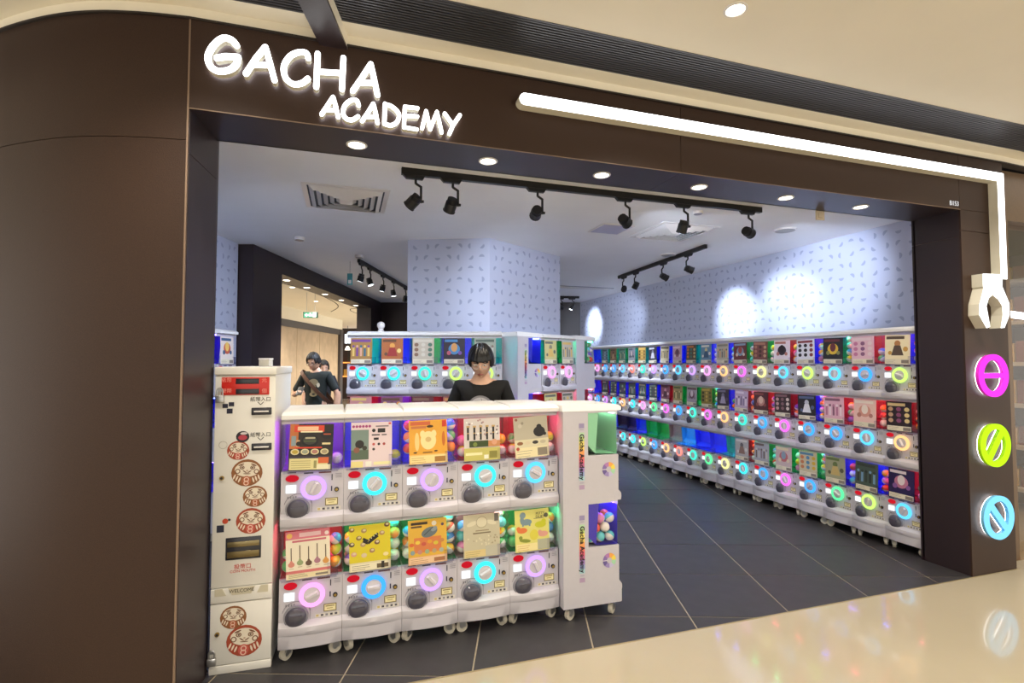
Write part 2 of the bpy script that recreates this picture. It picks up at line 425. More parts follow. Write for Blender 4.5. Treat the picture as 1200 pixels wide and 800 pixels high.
rev = arc[::-1]     # runs left -> right, so positive offset is the mall side
corner = tag(empty('wall_corner', (0, 0, 0)), kind='structure')
sweep(rev, -.03, -.008, 0, ZT - .002).build('backing', M_SEAM, corner, smooth=40)
sweep(rev, -.01, 0, 0, 2.4545).build('panel', M_BROWN, corner, smooth=40)
sweep(rev, -.01, 0, 2.4575, ZT).build('panel', M_BROWN, corner, smooth=40)
# --- mall ceiling: cove strip, slotted air grille, flat beige ceiling
path = rev + [(-.3, YF), (.3, YF), (1.5, YF), (3.0, YF), (4.4, YF), (XP, YF), (5.2, YF + .02), (6.6, YF + .05)]
tag(sweep(path, -.05, .0, ZT + .004, ZM + .02).build('trim_4', M_COVE, smooth=40), kind='structure')
tag(sweep(path, -.05, .012, ZT - .003, ZT + .006).build('trim_5', mat('shadow_gap', '#2a211c', .6), smooth=40), kind='structure')
tag(sweep(path, -.05, .105, ZM, ZM + .02).build('ceiling_strip', M_MCEIL, smooth=40), kind='structure')
gpath = [p for p in path if p[0] < 4.7 or p[1] > 3] + [(4.9, YF + .02)]
grille = empty('air_grille', (1.5, 2.28, ZM)); tag(grille, 'long black slotted air grille set in the mall ceiling along the shop front', 'air grille')
def gpart(name, o0, o1, z0, z1, m):
    bb = sweep(gpath, o0, o1, z0, z1); bb.v = [(x - 1.5, y - 2.28, z - ZM) for x, y, z in bb.v]; return bb.build(name, m, grille, smooth=40)
gpart('frame', .105, .116, ZM - .003, ZM + .02, M_SLAT); gpart('frame', .372, .382, ZM - .003, ZM + .02, M_SLAT)
gpart('cavity', .105, .382, ZM + .10, ZM + .11, M_CAVITY)
for k in range(14): gpart('slat', .124 + k * .0179, .124 + k * .0179 + .0075, ZM - .001, ZM + .018, M_SLAT)
bb = MB()
P2 = []
n = len(path)
edge = sweep(path, .382, .382, 0, 0).v[::4]
for (x0, y0, _), (x1, y1, _) in zip(edge, edge[1:]): bb.face([(x0, y0, ZM), (x0, -7, ZM), (x1, -7, ZM), (x1, y1, ZM)])
bb.face([(edge[-1][0], edge[-1][1], ZM), (edge[-1][0], -7, ZM), (12, -7, ZM), (12, edge[-1][1], ZM)])
bb.face([(edge[0][0], edge[0][1], ZM), (edge[0][0], -7, ZM), (-9, -7, ZM), (-9, edge[0][1], ZM)])
tag(bb.build('ceiling_mall', M_MCEIL), kind='structure')
sl = MB(); sl.box(XL, 12, YF, YI, ZT + .1, ZT + .14); sl.box(-9, 12, YF + .06, 3.2, ZM + .12, ZM + .16); tag(sl.build('ceiling_slab', M_CAVITY), kind='structure')
# beam that crosses from the fascia top out over the mall
beam = empty('ceiling_beam', (-.065, YF, 2.975)); tag(beam, 'dark brown beam with a pale side running out from above the lit sign', 'beam')
bd = Vector((-.25, -1.0)).normalized(); bn = Vector((bd.y, -bd.x)) * -1
def bpart(name, o0, o1, z0, z1, m):
    L = 2.2; bb = MB(); sx = .0
    q = [(o0, 0.0), (o1, 0.0), (o1 + bd.x * L, bd.y * L), (o0 + bd.x * L, bd.y * L)]
    bb.prism(q, z0, z1, lambda p, qq, t: (p, qq, t)); return bb.build(name, m, beam)
bpart('underside', -.062, .062, -.002, .01, M_BROWN_IN); bpart('core', -.062, .056, .01, .069, M_BROWN_IN); bpart('pale_side', .056, .062, .01, .069, M_COVE)
# mall downlights (one in view, the rest unseen, added to light the mall)
pl = on_z(862, 11, ZM)
k = 0
for dx in (-4.4, -2.2, 0, 2.2, 4.4):
    for dy in (0, -1.7, -3.6):
        v_ = (dx == 0 and dy == 0)
        downlight('downlight', (pl.x + dx, pl.y + dy - (.0), ZM), .05, 'round recessed downlight in the beige mall ceiling near the black grille' if v_ else 'unseen downlight added to light the mall, away from the shop front', 'downlight', 'mall ceiling downlights', energy=48, spot=2.3, color=(1, .93, .82))
# soffit downlights under the fascia
for k, px_ in enumerate(((418, 170.5), (571.5, 189), (705, 205), (819, 219), (922, 231), (1014, 240.5))):
    p = on_z(px_[0], px_[1], ZB); downlight('downlight', (p.x, 2.695, ZB), .052, 'warm recessed downlight in the dark underside of the fascia, %s from the coin changer side' % ords[k], 'downlight', 'downlights under the fascia', energy=14, spot=2.2)

# ================================================================== SIGNS ON THE FASCIA
def stroke_mesh(strokes, w, y0, y1, name, m, rnd=10):
    """letter made of round-ended strokes; points are (x,z), solid between depths y0 (front) and y1"""
    bb = MB(); r = w / 2
    for st in strokes:
        for (a, c), (d, e) in zip(st, st[1:]):
            l = math.hypot(d - a, e - c) or 1e-6; nx, nz = -(e - c) / l * r, (d - a) / l * r
            bb.prism([(a - nx, c - nz), (d - nx, e - nz), (d + nx, e + nz), (a + nx, c + nz)], y0, y1, lambda p, q, t: (p, t, q))
        for a, c in st:
            bb.prism([(a + r * math.cos(2 * math.pi * k / rnd), c + r * math.sin(2 * math.pi * k / rnd)) for k in range(rnd)], y0, y1, lambda p, q, t: (p, t, q))
    me = bb.mesh(name, m)
    bm = bmesh.new(); bm.from_mesh(me); bmesh.ops.recalc_face_normals(bm, faces=bm.faces); bm.to_mesh(me); bm.free()
    return me
def curve_pts(pts, n=4): return smooth_path(pts, n)
def zp(pts, ox, oy, sc, Y):
    return [(lambda p: (p.x, p.z))(on_y(ox + x / sc, oy + y / sc, Y)) for x, y in pts]
YL = YF - .05
L1 = dict(ox=232, oy=30, sc=5.4545, Y=YL); L2 = dict(ox=365, oy=100, sc=6.316, Y=YL)
SIGN = [
    ([curve_pts(zp([(245, 122), (215, 88), (160, 75), (100, 120), (63, 190), (78, 255), (130, 287), (200, 278), (243, 245), (255, 197)], **L1)), zp([(120, 202), (180, 192), (255, 197)], **L1)], .030),
    ([zp([(305, 303), (370, 205), (430, 132), (455, 220), (488, 345)], **L1), zp([(345, 245), (455, 248)], **L1)], .028),
    ([curve_pts(zp([(705, 203), (690, 170), (640, 167), (585, 195), (548, 260), (560, 330), (610, 370), (668, 362), (702, 335)], **L1))], .028),
    ([zp([(765, 175), (755, 388)], **L1), zp([(930, 202), (920, 403)], **L1), zp([(762, 290), (925, 300)], **L1)], .028),
    ([zp([(990, 413), (1045, 335), (1105, 242), (1125, 330), (1148, 440)], **L1), zp([(1025, 362), (1130, 362)], **L1)], .028),
    ([zp([(75, 210), (120, 142), (160, 82), (180, 150), (198, 232)], **L2), zp([(103, 178), (183, 180)], **L2)], .021),
    ([curve_pts(zp([(350, 145), (335, 108), (295, 106), (250, 140), (233, 195), (255, 240), (300, 252), (345, 226)], **L2))], .021),
    ([zp([(375, 260), (420, 195), (458, 132), (475, 195), (490, 275)], **L2), zp([(402, 230), (480, 230)], **L2)], .021),
    ([zp([(545, 132), (540, 275)], **L2), curve_pts(zp([(545, 135), (600, 155), (648, 208), (635, 265), (590, 292), (540, 280)], **L2))], .021),
    ([zp([(692, 152), (686, 308)], **L2), zp([(692, 154), (787, 165)], **L2), zp([(690, 222), (785, 226)], **L2), zp([(686, 306), (782, 322)], **L2)], .019),
    ([zp([(820, 315), (850, 187), (880, 322), (930, 192), (965, 345)], **L2)], .020),
    ([zp([(988, 205), (1042, 280)], **L2), zp([(1100, 217), (1050, 290), (1022, 355)], **L2)], .021)]
sign = empty('shop_sign', (.1, YF, 2.62)); tag(sign, 'glowing white rounded letters GACHA ACADEMY mounted on the brown fascia', 'sign')
off = lambda st: [[(x - .1, z - 2.62) for x, z in s_] for s_ in st]
for st, w in SIGN:
    lt = ob('letter', stroke_mesh(off(st), w * .9, -.042, -.012, 'letter', M_NEONSIDE), sign)
    ob('letter_face', stroke_mesh(off(st), w * .88, -.047, -.042, 'letter_face', M_NEON), lt)
    ob('halo_light', stroke_mesh(off(st), w * .7, -.012, -.008, 'halo_light', emit('halo_white', (.8, .88, 1), 6)), lt)
# white light bar along the fascia, down the pier, ending in a claw
bar = empty('claw_light', (4.5, YF, 2.15)); tag(bar, 'white light bar bent down the right pier and ending in a claw grabber', 'light sign')
ZBAR = 2.845; XBAR = 4.535
def bprt(name, pts, y0, y1, m, par=bar):
    bb = MB(); bb.prism([(x - 4.5, z - 2.15) for x, z in pts], y0, y1, lambda p, q, t: (p, t, q)); me = bb.mesh(name, m, weld=True)
    return ob(name, me, par)
def capsule_bar(x0, x1, zc, h):
    return [(x0 + h * math.cos(t), zc + h * math.sin(t)) for t in [math.pi / 2 + math.pi * k / 10 for k in range(11)]] + [(x1, zc - h), (x1, zc + h)]
x_split = on_y(918, 178, YL).x
bs = bprt('bar_body', capsule_bar(.865, XBAR + .03, ZBAR, .031), -.06, -.001, M_NEONSIDE)
bs2 = bprt('bar_body', [(XBAR - .03, ZBAR - .031), (XBAR + .03, ZBAR - .031), (XBAR + .03, 2.10), (XBAR - .03, 2.10)], -.06, -.001, M_NEONSIDE)
bprt('bar_lens', capsule_bar(.865, x_split - .003, ZBAR, .0295), -.066, -.06, M_NEON); bprt('bar_lens', [(x_split, ZBAR - .0295), (4.43, ZBAR - .0295), (4.43, ZBAR + .0295), (x_split, ZBAR + .0295)], -.066, -.06, M_NEON)
bprt('bar_lens', [(4.433, ZBAR - .0295), (XBAR + .0295, ZBAR - .0295), (XBAR + .0295, ZBAR + .0295), (4.433, ZBAR + .0295)], -.066, -.06, M_NEON)
bprt('bar_lens', [(XBAR - .0295, 2.10), (XBAR + .0295, 2.10), (XBAR + .0295, ZBAR - .0295), (XBAR - .0295, ZBAR - .0295)], -.066, -.06, M_NEON)
YC = YF - .075
CL = dict(ox=1125, oy=305, sc=8.427, Y=YC)
block = zp([(232, 130), (420, 138), (418, 262), (235, 260)], **CL)
fl = zp([(245, 255), (330, 262), (318, 345), (285, 372), (262, 450), (298, 655), (270, 668), (198, 540), (200, 430)], **CL)
fr = zp([(330, 262), (420, 262), (488, 425), (490, 540), (440, 665), (410, 668), (430, 540), (425, 450), (385, 385), (336, 345)], **CL)
for nm, poly in (('claw_block', block), ('claw_finger', fl), ('claw_finger', fr)):
    o = bprt(nm, poly, -.07, -.001, M_NEONSIDE); bb = MB()
    bb.prism([(x - 4.5, z - 2.15) for x, z in poly], -.075, -.07, lambda p, q, t: (p, t, q)); ob('lit_face', bb.mesh('lit_face', emit('claw_white', (1, 1, 1), 1.6), weld=True), o)
# three round neon signs
def ring_sign(px_, py_, color, ang, label):
    p = on_y(px_, py_, YF - .06); t = empty('neon_ring', (p.x, YF, p.z)); tag(t, label, 'neon sign', 'round neon signs on the pier')
    R1, R0 = .152, .115; n = 40
    def rg(y0, y1, r0, r1, m, nm, par):
        bb = MB()
        for k in range(n):
            a, c = 2 * math.pi * k / n, 2 * math.pi * (k + 1) / n
            q = [(r * math.cos(s_), y, r * math.sin(s_)) for y in (y0, y1) for r, s_ in ((r0, a), (r1, a), (r1, c), (r0, c))]
            bb.face([q[0], q[1], q[2], q[3]]); bb.face([q[7], q[6], q[5], q[4]]); bb.face([q[1], q[5], q[6], q[2]]); bb.face([q[0], q[3], q[7], q[4]])
        d = (math.cos(ang), math.sin(ang)); e = (-d[1] * .018, d[0] * .018); rr = r0 + .008
        bb.prism([(d[0] * -rr - e[0], d[1] * -rr - e[1]), (d[0] * rr - e[0], d[1] * rr - e[1]), (d[0] * rr + e[0], d[1] * rr + e[1]), (-d[0] * rr + e[0], -d[1] * rr + e[1])], y0, y1, lambda p_, q_, t_: (p_, t_, q_))
        return ob(nm, bb.mesh(nm, m, weld=True), par)
    rg(-.052, -.04, R0, R1, emit('neon_' + color, color, 1.0), 'lit_face', t)
    rg(-.04, -.018, R0 + .002, R1 - .002, mat('neon_return_' + color, color, .35), 'return_edge', t)
    rg(-.018, -.012, R0 + .006, R1 - .006, emit('halo_ring', (.9, .95, 1), 4.2), 'halo_light', t)
    bb = MB()
    for a in (.6, 2.2, 3.8, 5.4): bb.cyl((.13 * math.cos(a), -.014, .13 * math.sin(a)), (.13 * math.cos(a), .002, .13 * math.sin(a)), .006)
    bb.build('standoff', M_STEEL, t)
ring_sign(1167.5, 440, '#ff3cf0', 0.0, 'round pink neon ring with a level bar under the white claw')
ring_sign(1170, 522, '#b8f01e', math.radians(52), 'round lime green neon ring with a rising slanted bar')
ring_sign(1174, 607, '#7fd2ff', math.radians(-48), 'round pale blue neon ring with a falling slanted bar')
# unit number
p = on_y(1118, 238.5, YF); t = text_mesh('B153', .047, emit('number_white', (1, 1, 1), .55), .001)
tag(ob('unit_number', t, None, (p.x, YF - .0015, p.z), (math.pi / 2, 0, 0)), 'small white unit number B153 above the corner of the opening', 'number sign')

# ================================================================== CAPSULE MACHINES
UW, UH, UD = .294, .535, .36
hw = UW / 2
def lip(zs, bulge):
    """bowed front moulding: bulge(z) gives how far it stands out at the middle / ends"""
    bb = MB(); N = 10; rows = []
    for i in range(N + 1):
        t = -1 + 2 * i / N; rows.append([(t * hw, -(e + m_ * (1 - t * t)), z) for z, m_, e in bulge])
    for i in range(N):
        for k in range(len(bulge) - 1): bb.face([rows[i][k], rows[i + 1][k], rows[i + 1][k + 1], rows[i][k + 1]])
    for r in (rows[0], rows[-1]): bb.face(r + [(r[0][0], .004, bulge[-1][0]), (r[0][0], .004, bulge[0][0])])
    bb.face([rows[i][0] for i in range(N + 1)][::-1] + [(-hw, .004, bulge[0][0]), (hw, .004, bulge[0][0])])
    return bb
bb = lip(None, [(0.0, .018, .016), (.02, .022, .02), (.040, .019, .018), (.052, .01, .008), (.060, .0, .0)])
bb.box(-hw, hw, 0, UD, 0, .272); bb.box(-hw, hw, .2, UD, .272, UH); bb.box(-hw, hw, .006, .2, UH - .012, UH); bb.box(-hw, hw, .006, .012, UH - .026, UH - .01)
ME_BODY = bb.mesh('body', M_SHELL, smooth=35)
bb = lip(None, [(-.065, .016, .014), (-.06, .019, .017), (0.0, .019, .017)]); bb.box(-hw, hw, .0, UD, -.065, 0)
ME_TRAY = bb.mesh('base_tray', M_SHELL, smooth=35)
bb = MB(); x1, x2 = hw + .001, hw - .012
prof = [(-.02, 0), (-.022, .02), (-.006, .032), (.03, .038), (UD - .02, .044), (UD + .004, .036), (UD + .004, 0)]
bb.prism(prof, -x1, x1, lambda p, q, t: (t * (1 - .07 * max(0, q - .02) / .024), p, q + UH)); ME_LID = bb.mesh('lid', M_LID, smooth=30)
bb = MB(); bb.cyl((0, -.011, -.108), (0, .011, -.108), .031, n=16); bb.cyl((0, -.013, -.108), (0, .013, -.108), .012, n=10, mi=1)
bb.box(-.012, .02, -.017, -.013, -.11, -.066, 1); bb.box(-.012, .02, .013, .017, -.11, -.066, 1); bb.box(-.014, .022, -.017, .017, -.07, -.0645, 1)
ME_CASTER = bb.mesh('caster', [M_RUBBER, M_STEEL], smooth=35)
# clear front tank: front pane and two side panes with a rounded lower corner
bb = MB(); N = 6
sidep = [(.2, UH - .014), (.004, UH - .014), (.004, .285), (.13, .285)] + [(.2 - .06 + .06 * math.sin(k * math.pi / 12), .285 + .06 - .06 * math.cos(k * math.pi / 12)) for k in range(1, N + 1)]
for sx in (-hw + .0015, hw - .0015): bb.face([(sx, p, q) for p, q in sidep])
bb.face([(-hw + .0015, .004, .285), (hw - .0015, .004, .285), (hw - .0015, .004, UH - .014), (-hw + .0015, .004, UH - .014)])
ME_TANK = bb.mesh('tank', M_CLEAR)
def liner_mesh(color, floor_color=None, closed=False):
    bb = MB(); a = hw - .003; fc = 1 if floor_color else 0
    bb.face([(-a, .198, .33), (a, .198, .33), (a, .198, UH - .013), (-a, .198, UH - .013)])
    bb.face([(-a, .01, .275), (a, .01, .275), (a, .15, .283), (-a, .15, .283)], fc)
    bb.face([(-a, .15, .283), (a, .15, .283), (a, .198, .33), (-a, .198, .33)], fc)
    for sx in (-a + .0005, a - .0005): bb.face([(sx, .15, .283), (sx, .198, .33), (sx, .198, UH - .013), (sx, .13, UH - .013)], fc)
    if closed:
        bb.face([(a - .001, .012, .276), (a - .001, .198, .276), (a - .001, .198, UH - .013), (a - .001, .012, UH - .013)])
        bb.face([(-a, .009, .276), (a, .009, .276), (a, .009, UH - .027), (-a, .009, UH - .027)], fc)
    ms = [mat('liner_' + color, color, .35)]
    if floor_color: ms.append(mat('liner_' + floor_color, floor_color, .35))
    return bb.mesh('tank_liner', ms)
bb = MB(); bb.box(-hw + .02, hw - .02, .02, .032, UH - .019, UH - .0125); LED_MB = bb
bb = MB(); bb.box(-hw + .002, hw - .002, -.006, .006, .268, .286); bb.box(.075, .122, -.016, -.012, .272, .335); bb.box(.122, .126, -.016, .002, .272, .335)
bb.box(-hw + .01, .12, -.018, -.010, .262, .270); ME_HOLDER = bb.mesh('card_holder', glass('frosted_acrylic', (.86, .86, .92), 1.0))
bb = MB(); n = 18; bb.ball((0, 0, 0), .031, .014, .018, 18, 8); ME_COIN = bb.mesh('coin_light', emit('coin_red', (1, .02, .04), .42), smooth=60)
ME_DISP = boxmesh('price_display', -.024, .024, -.007, 0, -.02, .02, emit('display_white', (.95, .97, 1), .9), .002)
def ring_mesh(m):
    bb = MB(); n, k = 32, 8; R, ru, ry = .050, .0115, .012
    vv = [[((R + ru * math.cos(2 * math.pi * j / k)) * math.cos(2 * math.pi * i / n), -.012 - ry * math.sin(2 * math.pi * j / k), (R + ru * math.cos(2 * math.pi * j / k)) * math.sin(2 * math.pi * i / n)) for j in range(k)] for i in range(n)]
    for i in range(n):
        for j in range(k): bb.face([vv[i][j], vv[(i + 1) % n][j], vv[(i + 1) % n][(j + 1) % k], vv[i][(j + 1) % k]])
    return bb.mesh('dial_ring', m, smooth=60)
bb = MB(); bb.cyl((0, 0, 0), (0, -.016, 0), .041, .039, 28); ME_KNOB_B = bb
bb.hexa([(-.011, -.016, -.031), (.011, -.016, -.031), (.011, -.016, .031), (-.011, -.016, .031), (-.006, -.032, -.028), (.006, -.032, -.028), (.006, -.032, .028), (-.006, -.032, .028)])
ME_KNOB = bb.mesh('dial_knob', M_KNOB, smooth=35)
bb = MB(); bb.cyl((0, .004, 0), (0, -.008, 0), .058, .056, 28); bb.ball((0, -.006, 0), .050, .026, .050, 24, 12, 1); bb.box(-.03, .03, -.034, -.024, .012, .018, 1)
ME_CHUTE = bb.mesh('capsule_chute', [M_GREY, M_CHUTE], smooth=50)
bb = MB(); bb.cyl((0, 0, 0), (0, -.008, 0), .012, .011, 16); bb.cyl((0, -.008, 0), (0, -.010, 0), .007, .007, 12, 1); ME_BTN = bb.mesh('return_button', [M_DARK, M_BRASS], smooth=40)
# printed marks of the control panel
pr = Print(lambda u, v, e: (u - hw, -.0012 - e, v))
pr.rect(.105, .255, .15, .262, '#3a3540'); pr.rect(.175, .254, .235, .262, '#6a3038'); pr.rect(.03, .262, .07, .268, '#55505a')
pr.rect(.236, .215, .241, .246, '#2c2a3c'); pr.rect(.234, .160, .240, .186, '#2c2a4c')
for q in range(3): pr.rect(.255, .228 + q * .009, .285, .231 + q * .009, '#8c8a94')
for q in range(4): pr.rect(.030 + q * .012, .135, .037 + q * .012, .147, '#8a8890')
pr.rect(.207, .088, .268, .126, '#7a6a2c'); pr.rect(.211, .092, .264, .122, '#eadfb0'); pr.rect(.216, .112, .258, .117, '#8a7a4a'); pr.rect(.222, .101, .25, .105, '#b0a060')
pr.rect(.168, .064, .282, .082, '#d9d4cc')
for q in range(5): pr.rect(.172 + q * .022, .068, .184 + q * .022, .078, ['#c8b470', '#4a4650', '#8a8890', '#4a4650', '#5a5660'][q])
pr.ring(.08, .092, .064, .066, '#55505e', 14, .2, 2.9); pr.rect(.1435, .0605, .1455, .125, '#8c8a92')
ME_PRINT = pr.mesh('panel_print', M_PRINT)
# printed side panel of an end unit
def side_print():
    pr = Print(lambda u, v, e: (-hw - .0012 - e, .36 - u, v))
    u0 = .118; w = .017
    pr.rect(u0 - w, .435, u0 + w, .463, '#9a8fb4'); pr.rect(u0 - w * .8, .424, u0 + w * .8, .428, '#a49cb8')
    cols = ['#b8d8b0', '#c8dc80', '#f0e070', '#f4d060', '#f0a058', '#e87860', '#e06078', '#c06090', '#a07ac0', '#90a0d0', '#a8d0d8']
    for k, c in enumerate(cols): pr.rect(u0 - w, .410 - (k + 1) * .0255, u0 + w, .410 - k * .0255, c)
    pr.rect(u0 - w * .8, .114, u0 + w * .8, .118, '#a49cb8'); pr.rect(u0 - w, .078, u0 + w, .104, '#b49ab8')
    pr.ring(.295, .185, .017, .043, ['#f0d850', '#f0a850', '#b880b8', '#8a70b0', '#6a5a98', '#9a88c0', '#c8c0e0', '#a8d8b0'], 24, 0, 2 * math.pi)
    pr.rect(.25, .183, .28, .187, '#e6e2e0')
    return pr.mesh('side_print', M_PRINT)
ME_SIDE = side_print()
ME_SIDETXT = text_mesh('Gacha Academy', .038, mat('ink_black', '#151318', .5), .0003, bold=.0014, spacing=1.08)
# colours
RING = {'blue': (.05, .34, 1.0), 'sky': (.1, .55, 1.0), 'cyan': (.05, .82, .95), 'teal': (.05, .85, .55), 'green': (.1, .9, .3), 'lime': (.5, .95, .15), 'yellow': (.95, .9, .3), 'orange': (1., .5, .2), 'coral': (1., .25, .2), 'magenta': (.95, .15, .85), 'pink': (1., .35, .85), 'lavender': (.55, .32, 1.0), 'purple': (.6, .25, 1.)}
TANK = {'purple': ('#7a2ea8', (.55, .08, .9)), 'violet': ('#3a28b0', (.22, .1, 1.)), 'blue': ('#2430c0', (.05, .1, 1.)), 'crimson': ('#96283c', (.9, .06, .15)), 'red': ('#7a1c28', (.8, .05, .08)), 'green': ('#157a48', (.05, .85, .35)), 'teal': ('#1c8a86', (.05, .8, .75)), 'cyan': ('#2a8ac0', (.1, .6, 1.)), 'brown': ('#7a6a6c', (.6, .4, .4)), 'clear': ('#8a7a7c', (.9, .5, .5)), 'dark': ('#2a2638', (.25, .15, .5)), 'mint': ('#9ac8a8', (.3, .8, .5))}
RING_ME = {k: ring_mesh(emit('ring_' + k, v, 1.1)) for k, v in RING.items()}
LINER_ME = {k: liner_mesh(v[0]) for k, v in TANK.items()}
LED_ME = {k: LED_MB.mesh('led_strip', emit('led_' + k, v[1], 30.0)) for k, v in TANK.items()}
LINER_ME['bluebox'] = liner_mesh(TANK['blue'][0], None, True); LED_ME['bluebox'] = LED_ME['blue']; LINER_ME['violetbox'] = liner_mesh(TANK['violet'][0], None, True); LED_ME['violetbox'] = LED_ME['violet']; LINER_ME['mintpink'] = liner_mesh('#b89aa0', '#8fd0a4', True); LED_ME['mintpink'] = LED_MB.mesh('led_strip', emit('led_white', (.7, 1, .8), 7))  # violet box: LED glow of the front pane put into its face colour

# ---- printed cards
def rc(rng, pal): return rng.choice(pal)
def poster(style, seed=0, base='#e8e0d0', w=.205, h=.235):
    rng = random.Random(seed); a = w / 2
    pr = Print(lambda u, v, e: (u, -.0011 - e, v))
    pr.box(-a, a, -.001, .0006, 0, h, 0, base); R = pr.rect; D = pr.disc
    def strip(c='#efe6c8', z=.04, ln='#8a8070'):
        R(-a + .006, .004, a - .006, z, c)
        for q in range(3): R(-a + .012, .009 + q * z * .25, -a + .012 + w * (.3 + .15 * rng.random()), .011 + q * z * .25, ln)
        R(a - .07, .008, a - .012, z - .008, ln)
    if style == 'watch':
        R(-a, 0, a, h, '#2a221e'); R(-a, .11, -a + .04, h, '#c0703a'); R(-a + .02, .195, a - .045, .228, '#d8432c'); R(-a + .035, .202, .03, .222, '#f2c8a0'); R(-a + .05, .192, .05, .2, '#f4e2c0')
        D(-.008, .150, .040, '#111112', .032); D(-.008, .153, .032, '#3a3834', .022); R(-.03, .160, .016, .168, '#b8ae90'); R(-.036, .146, .02, .15, '#5a6a38')
        R(-a + .008, .125, -a + .03, .175, '#8a9aa0'); R(-a + .032, .12, -.055, .155, '#c0a078'); D(-.06, .135, .012, '#201814')
        D(.072, .178, .03, '#1a1a1e', .02); R(.055, .180, .09, .186, '#c05838'); R(.05, .13, .09, .14, '#e0d0a0')
        R(-a + .025, .112, .05, .119, '#d8432c')
        for q, c in enumerate(('#b8a040', '#9aa08a', '#b07a70', '#a89a7a')): D(-.075 + q * .046, .095, .02, '#d8cca0', .015); D(-.075 + q * .046, .095, .014, c, .010)
        R(-a, 0, a, .073, '#3a3240'); R(-a + .004, .005, .08, .062, '#e0d69a'); R(.03, .005, a - .008, .03, '#efe8c4'); R(.035, .036, .085, .066, '#d86a3c'); R(.015, .012, .028, .05, '#9a9460')
        for q in range(4): R(-a + .012, .014 + q * .011, 0, .018 + q * .011, '#b8ac78')
    elif style == 'photo':
        R(-a, 0, a, h, '#e6d2d6'); R(-a, .04, -.015, .195, '#7d9088'); R(-a, .04, -.015, .09, '#5a6a58'); D(-.06, .12, .022, '#2a2624'); D(-.075, .09, .015, '#8a5a4a'); D(-.035, .1, .012, '#3a3a30')
        for q in range(6): D(-a + .012 + q * .016, .213, .007, '#a84880')
        R(.02, .208, .085, .215, '#8a7a80'); R(.085, .22, .098, .23, '#d05a5a'); D(.01, .19, .009, '#221e20'); R(.03, .178, .068, .2, '#2a2628'); R(.0, .163, .04, .17, '#4a4246'); R(.05, .163, .075, .169, '#4a4246')
        R(.01, .14, .035, .152, '#2a2628'); 
        for q in range(4): D(.01 + .026 * (q % 3), .118 - .026 * (q // 3), .007, ['#c05a5a', '#3a3438', '#a84848', '#4a4448'][q])
        R(-a, .0, -a + .06, .032, '#e8d890'); R(-.03, .004, .0, .03, '#f0ece0'); R(.01, .01, a - .006, .026, '#efe8b0')
    elif style == 'orange':
        R(-a, 0, a, h, '#e8a83c'); R(-a, 0, a, .05, '#f0c878'); R(-a + .008, .208, .012, .228, '#d06840'); R(-a + .012, .19, -.01, .204, '#c8784a'); R(.075, .195, .098, .230, '#d0402c'); D(.01, .2, .018, '#4a3018', .007)
        D(0, .125, .042, '#f4e0a0', .05); D(-.03, .16, .014, '#f4e0a0', .02); D(.03, .16, .014, '#f4e0a0', .02); D(0, .13, .016, '#d8b878', .014); D(.082, .13, .009, '#c8702c', .04); D(-.06, .12, .012, '#f0d088', .05)
        D(-.07, .062, .01, '#3a2a1a', .004); D(.04, .066, .01, '#3a2a1a', .004); R(-.03, .058, .02, .064, '#7a5a28')
        strip('#f4dc9a', .044, '#a87838')
    elif style == 'pens':
        R(-a, 0, a, h, '#d8d0cc')
        for q in range(26): D(-a + .008 + rng.random() * (w - .016), .12 + rng.random() * .108, .005, rc(rng, ['#8a7a80', '#b08a8a', '#f4f0ec', '#6a5a60']))
        for q in range(5):
            x = -.085 + q * .036; R(x, .115, x + .011, .19, '#1c1614'); R(x - .003, .185, x + .015, .195, '#c8a870'); R(x, .15, x + .011, .156, '#b08a50')
        R(-a + .03, .075, .035, .11, '#3a4a22'); R(.035, .075, a, .108, '#c88a58'); D(.07, .1, .016, '#d8a080'); D(-.04, .09, .012, '#7a8a40')
        R(-a, 0, a, .07, '#c8c06a'); R(-a + .008, .03, 0, .045, '#efe8b4'); R(.01, .008, .035, .03, '#f0ecd8'); R(.04, .01, .085, .05, '#8a8440')
    elif style == 'shadow':
        R(-a, 0, a, h, '#b8b09c'); D(-.085, .222, .008, '#8a5a4a'); D(.05, .145, .036, '#1c1a1a', .03); D(.05, .172, .016, '#1c1a1a'); D(.082, .13, .010, '#1c1a1a')
        D(-.065, .185, .012, '#c8c0b0'); D(-.05, .2, .008, '#948c7c')
        R(-a, 0, a, .105, '#d8cfae')
        for q, c in enumerate(('#8a5a3a', '#d8c8a8', '#3a3432', '#c0b49a')): D(-.07 + q * .046, .085, .018, c, .010)
        strip('#e8dcb0', .06); D(-.085, .055, .01, '#b04a3a')
    elif style == 'charms':
        R(-a, 0, a, h, '#efe4cc'); R(-a, .195, a, h, '#d87a88'); D(-.085, .215, .013, '#e8b860'); R(-.04, .205, .06, .225, '#f0c8cc'); R(-a + .03, .18, .085, .19, '#c86a78'); D(.088, .212, .01, '#f0dcd8')
        for q, c in enumerate(('#d88a7a', '#9aa878', '#6a5040', '#b07a8a', '#d89a50')):
            x = -.078 + q * .04; z = .075 + (.006 if q % 2 else 0); R(x - .0022, z, x + .0022, .155 + .01 * (q % 2), '#5a4634'); D(x, z - .002, .015, c, .013); D(x, z + .012, .006, c); R(x - .01, z - .024, x + .01, z - .02, '#c8b49a')
        R(-a, .028, a, .042, '#d87a78'); strip('#efe0b4', .026)
    elif style == 'sushi':
        R(-a, .045, a, h, '#ddcb2c'); R(-a, 0, a, .045, '#e0d6b0')
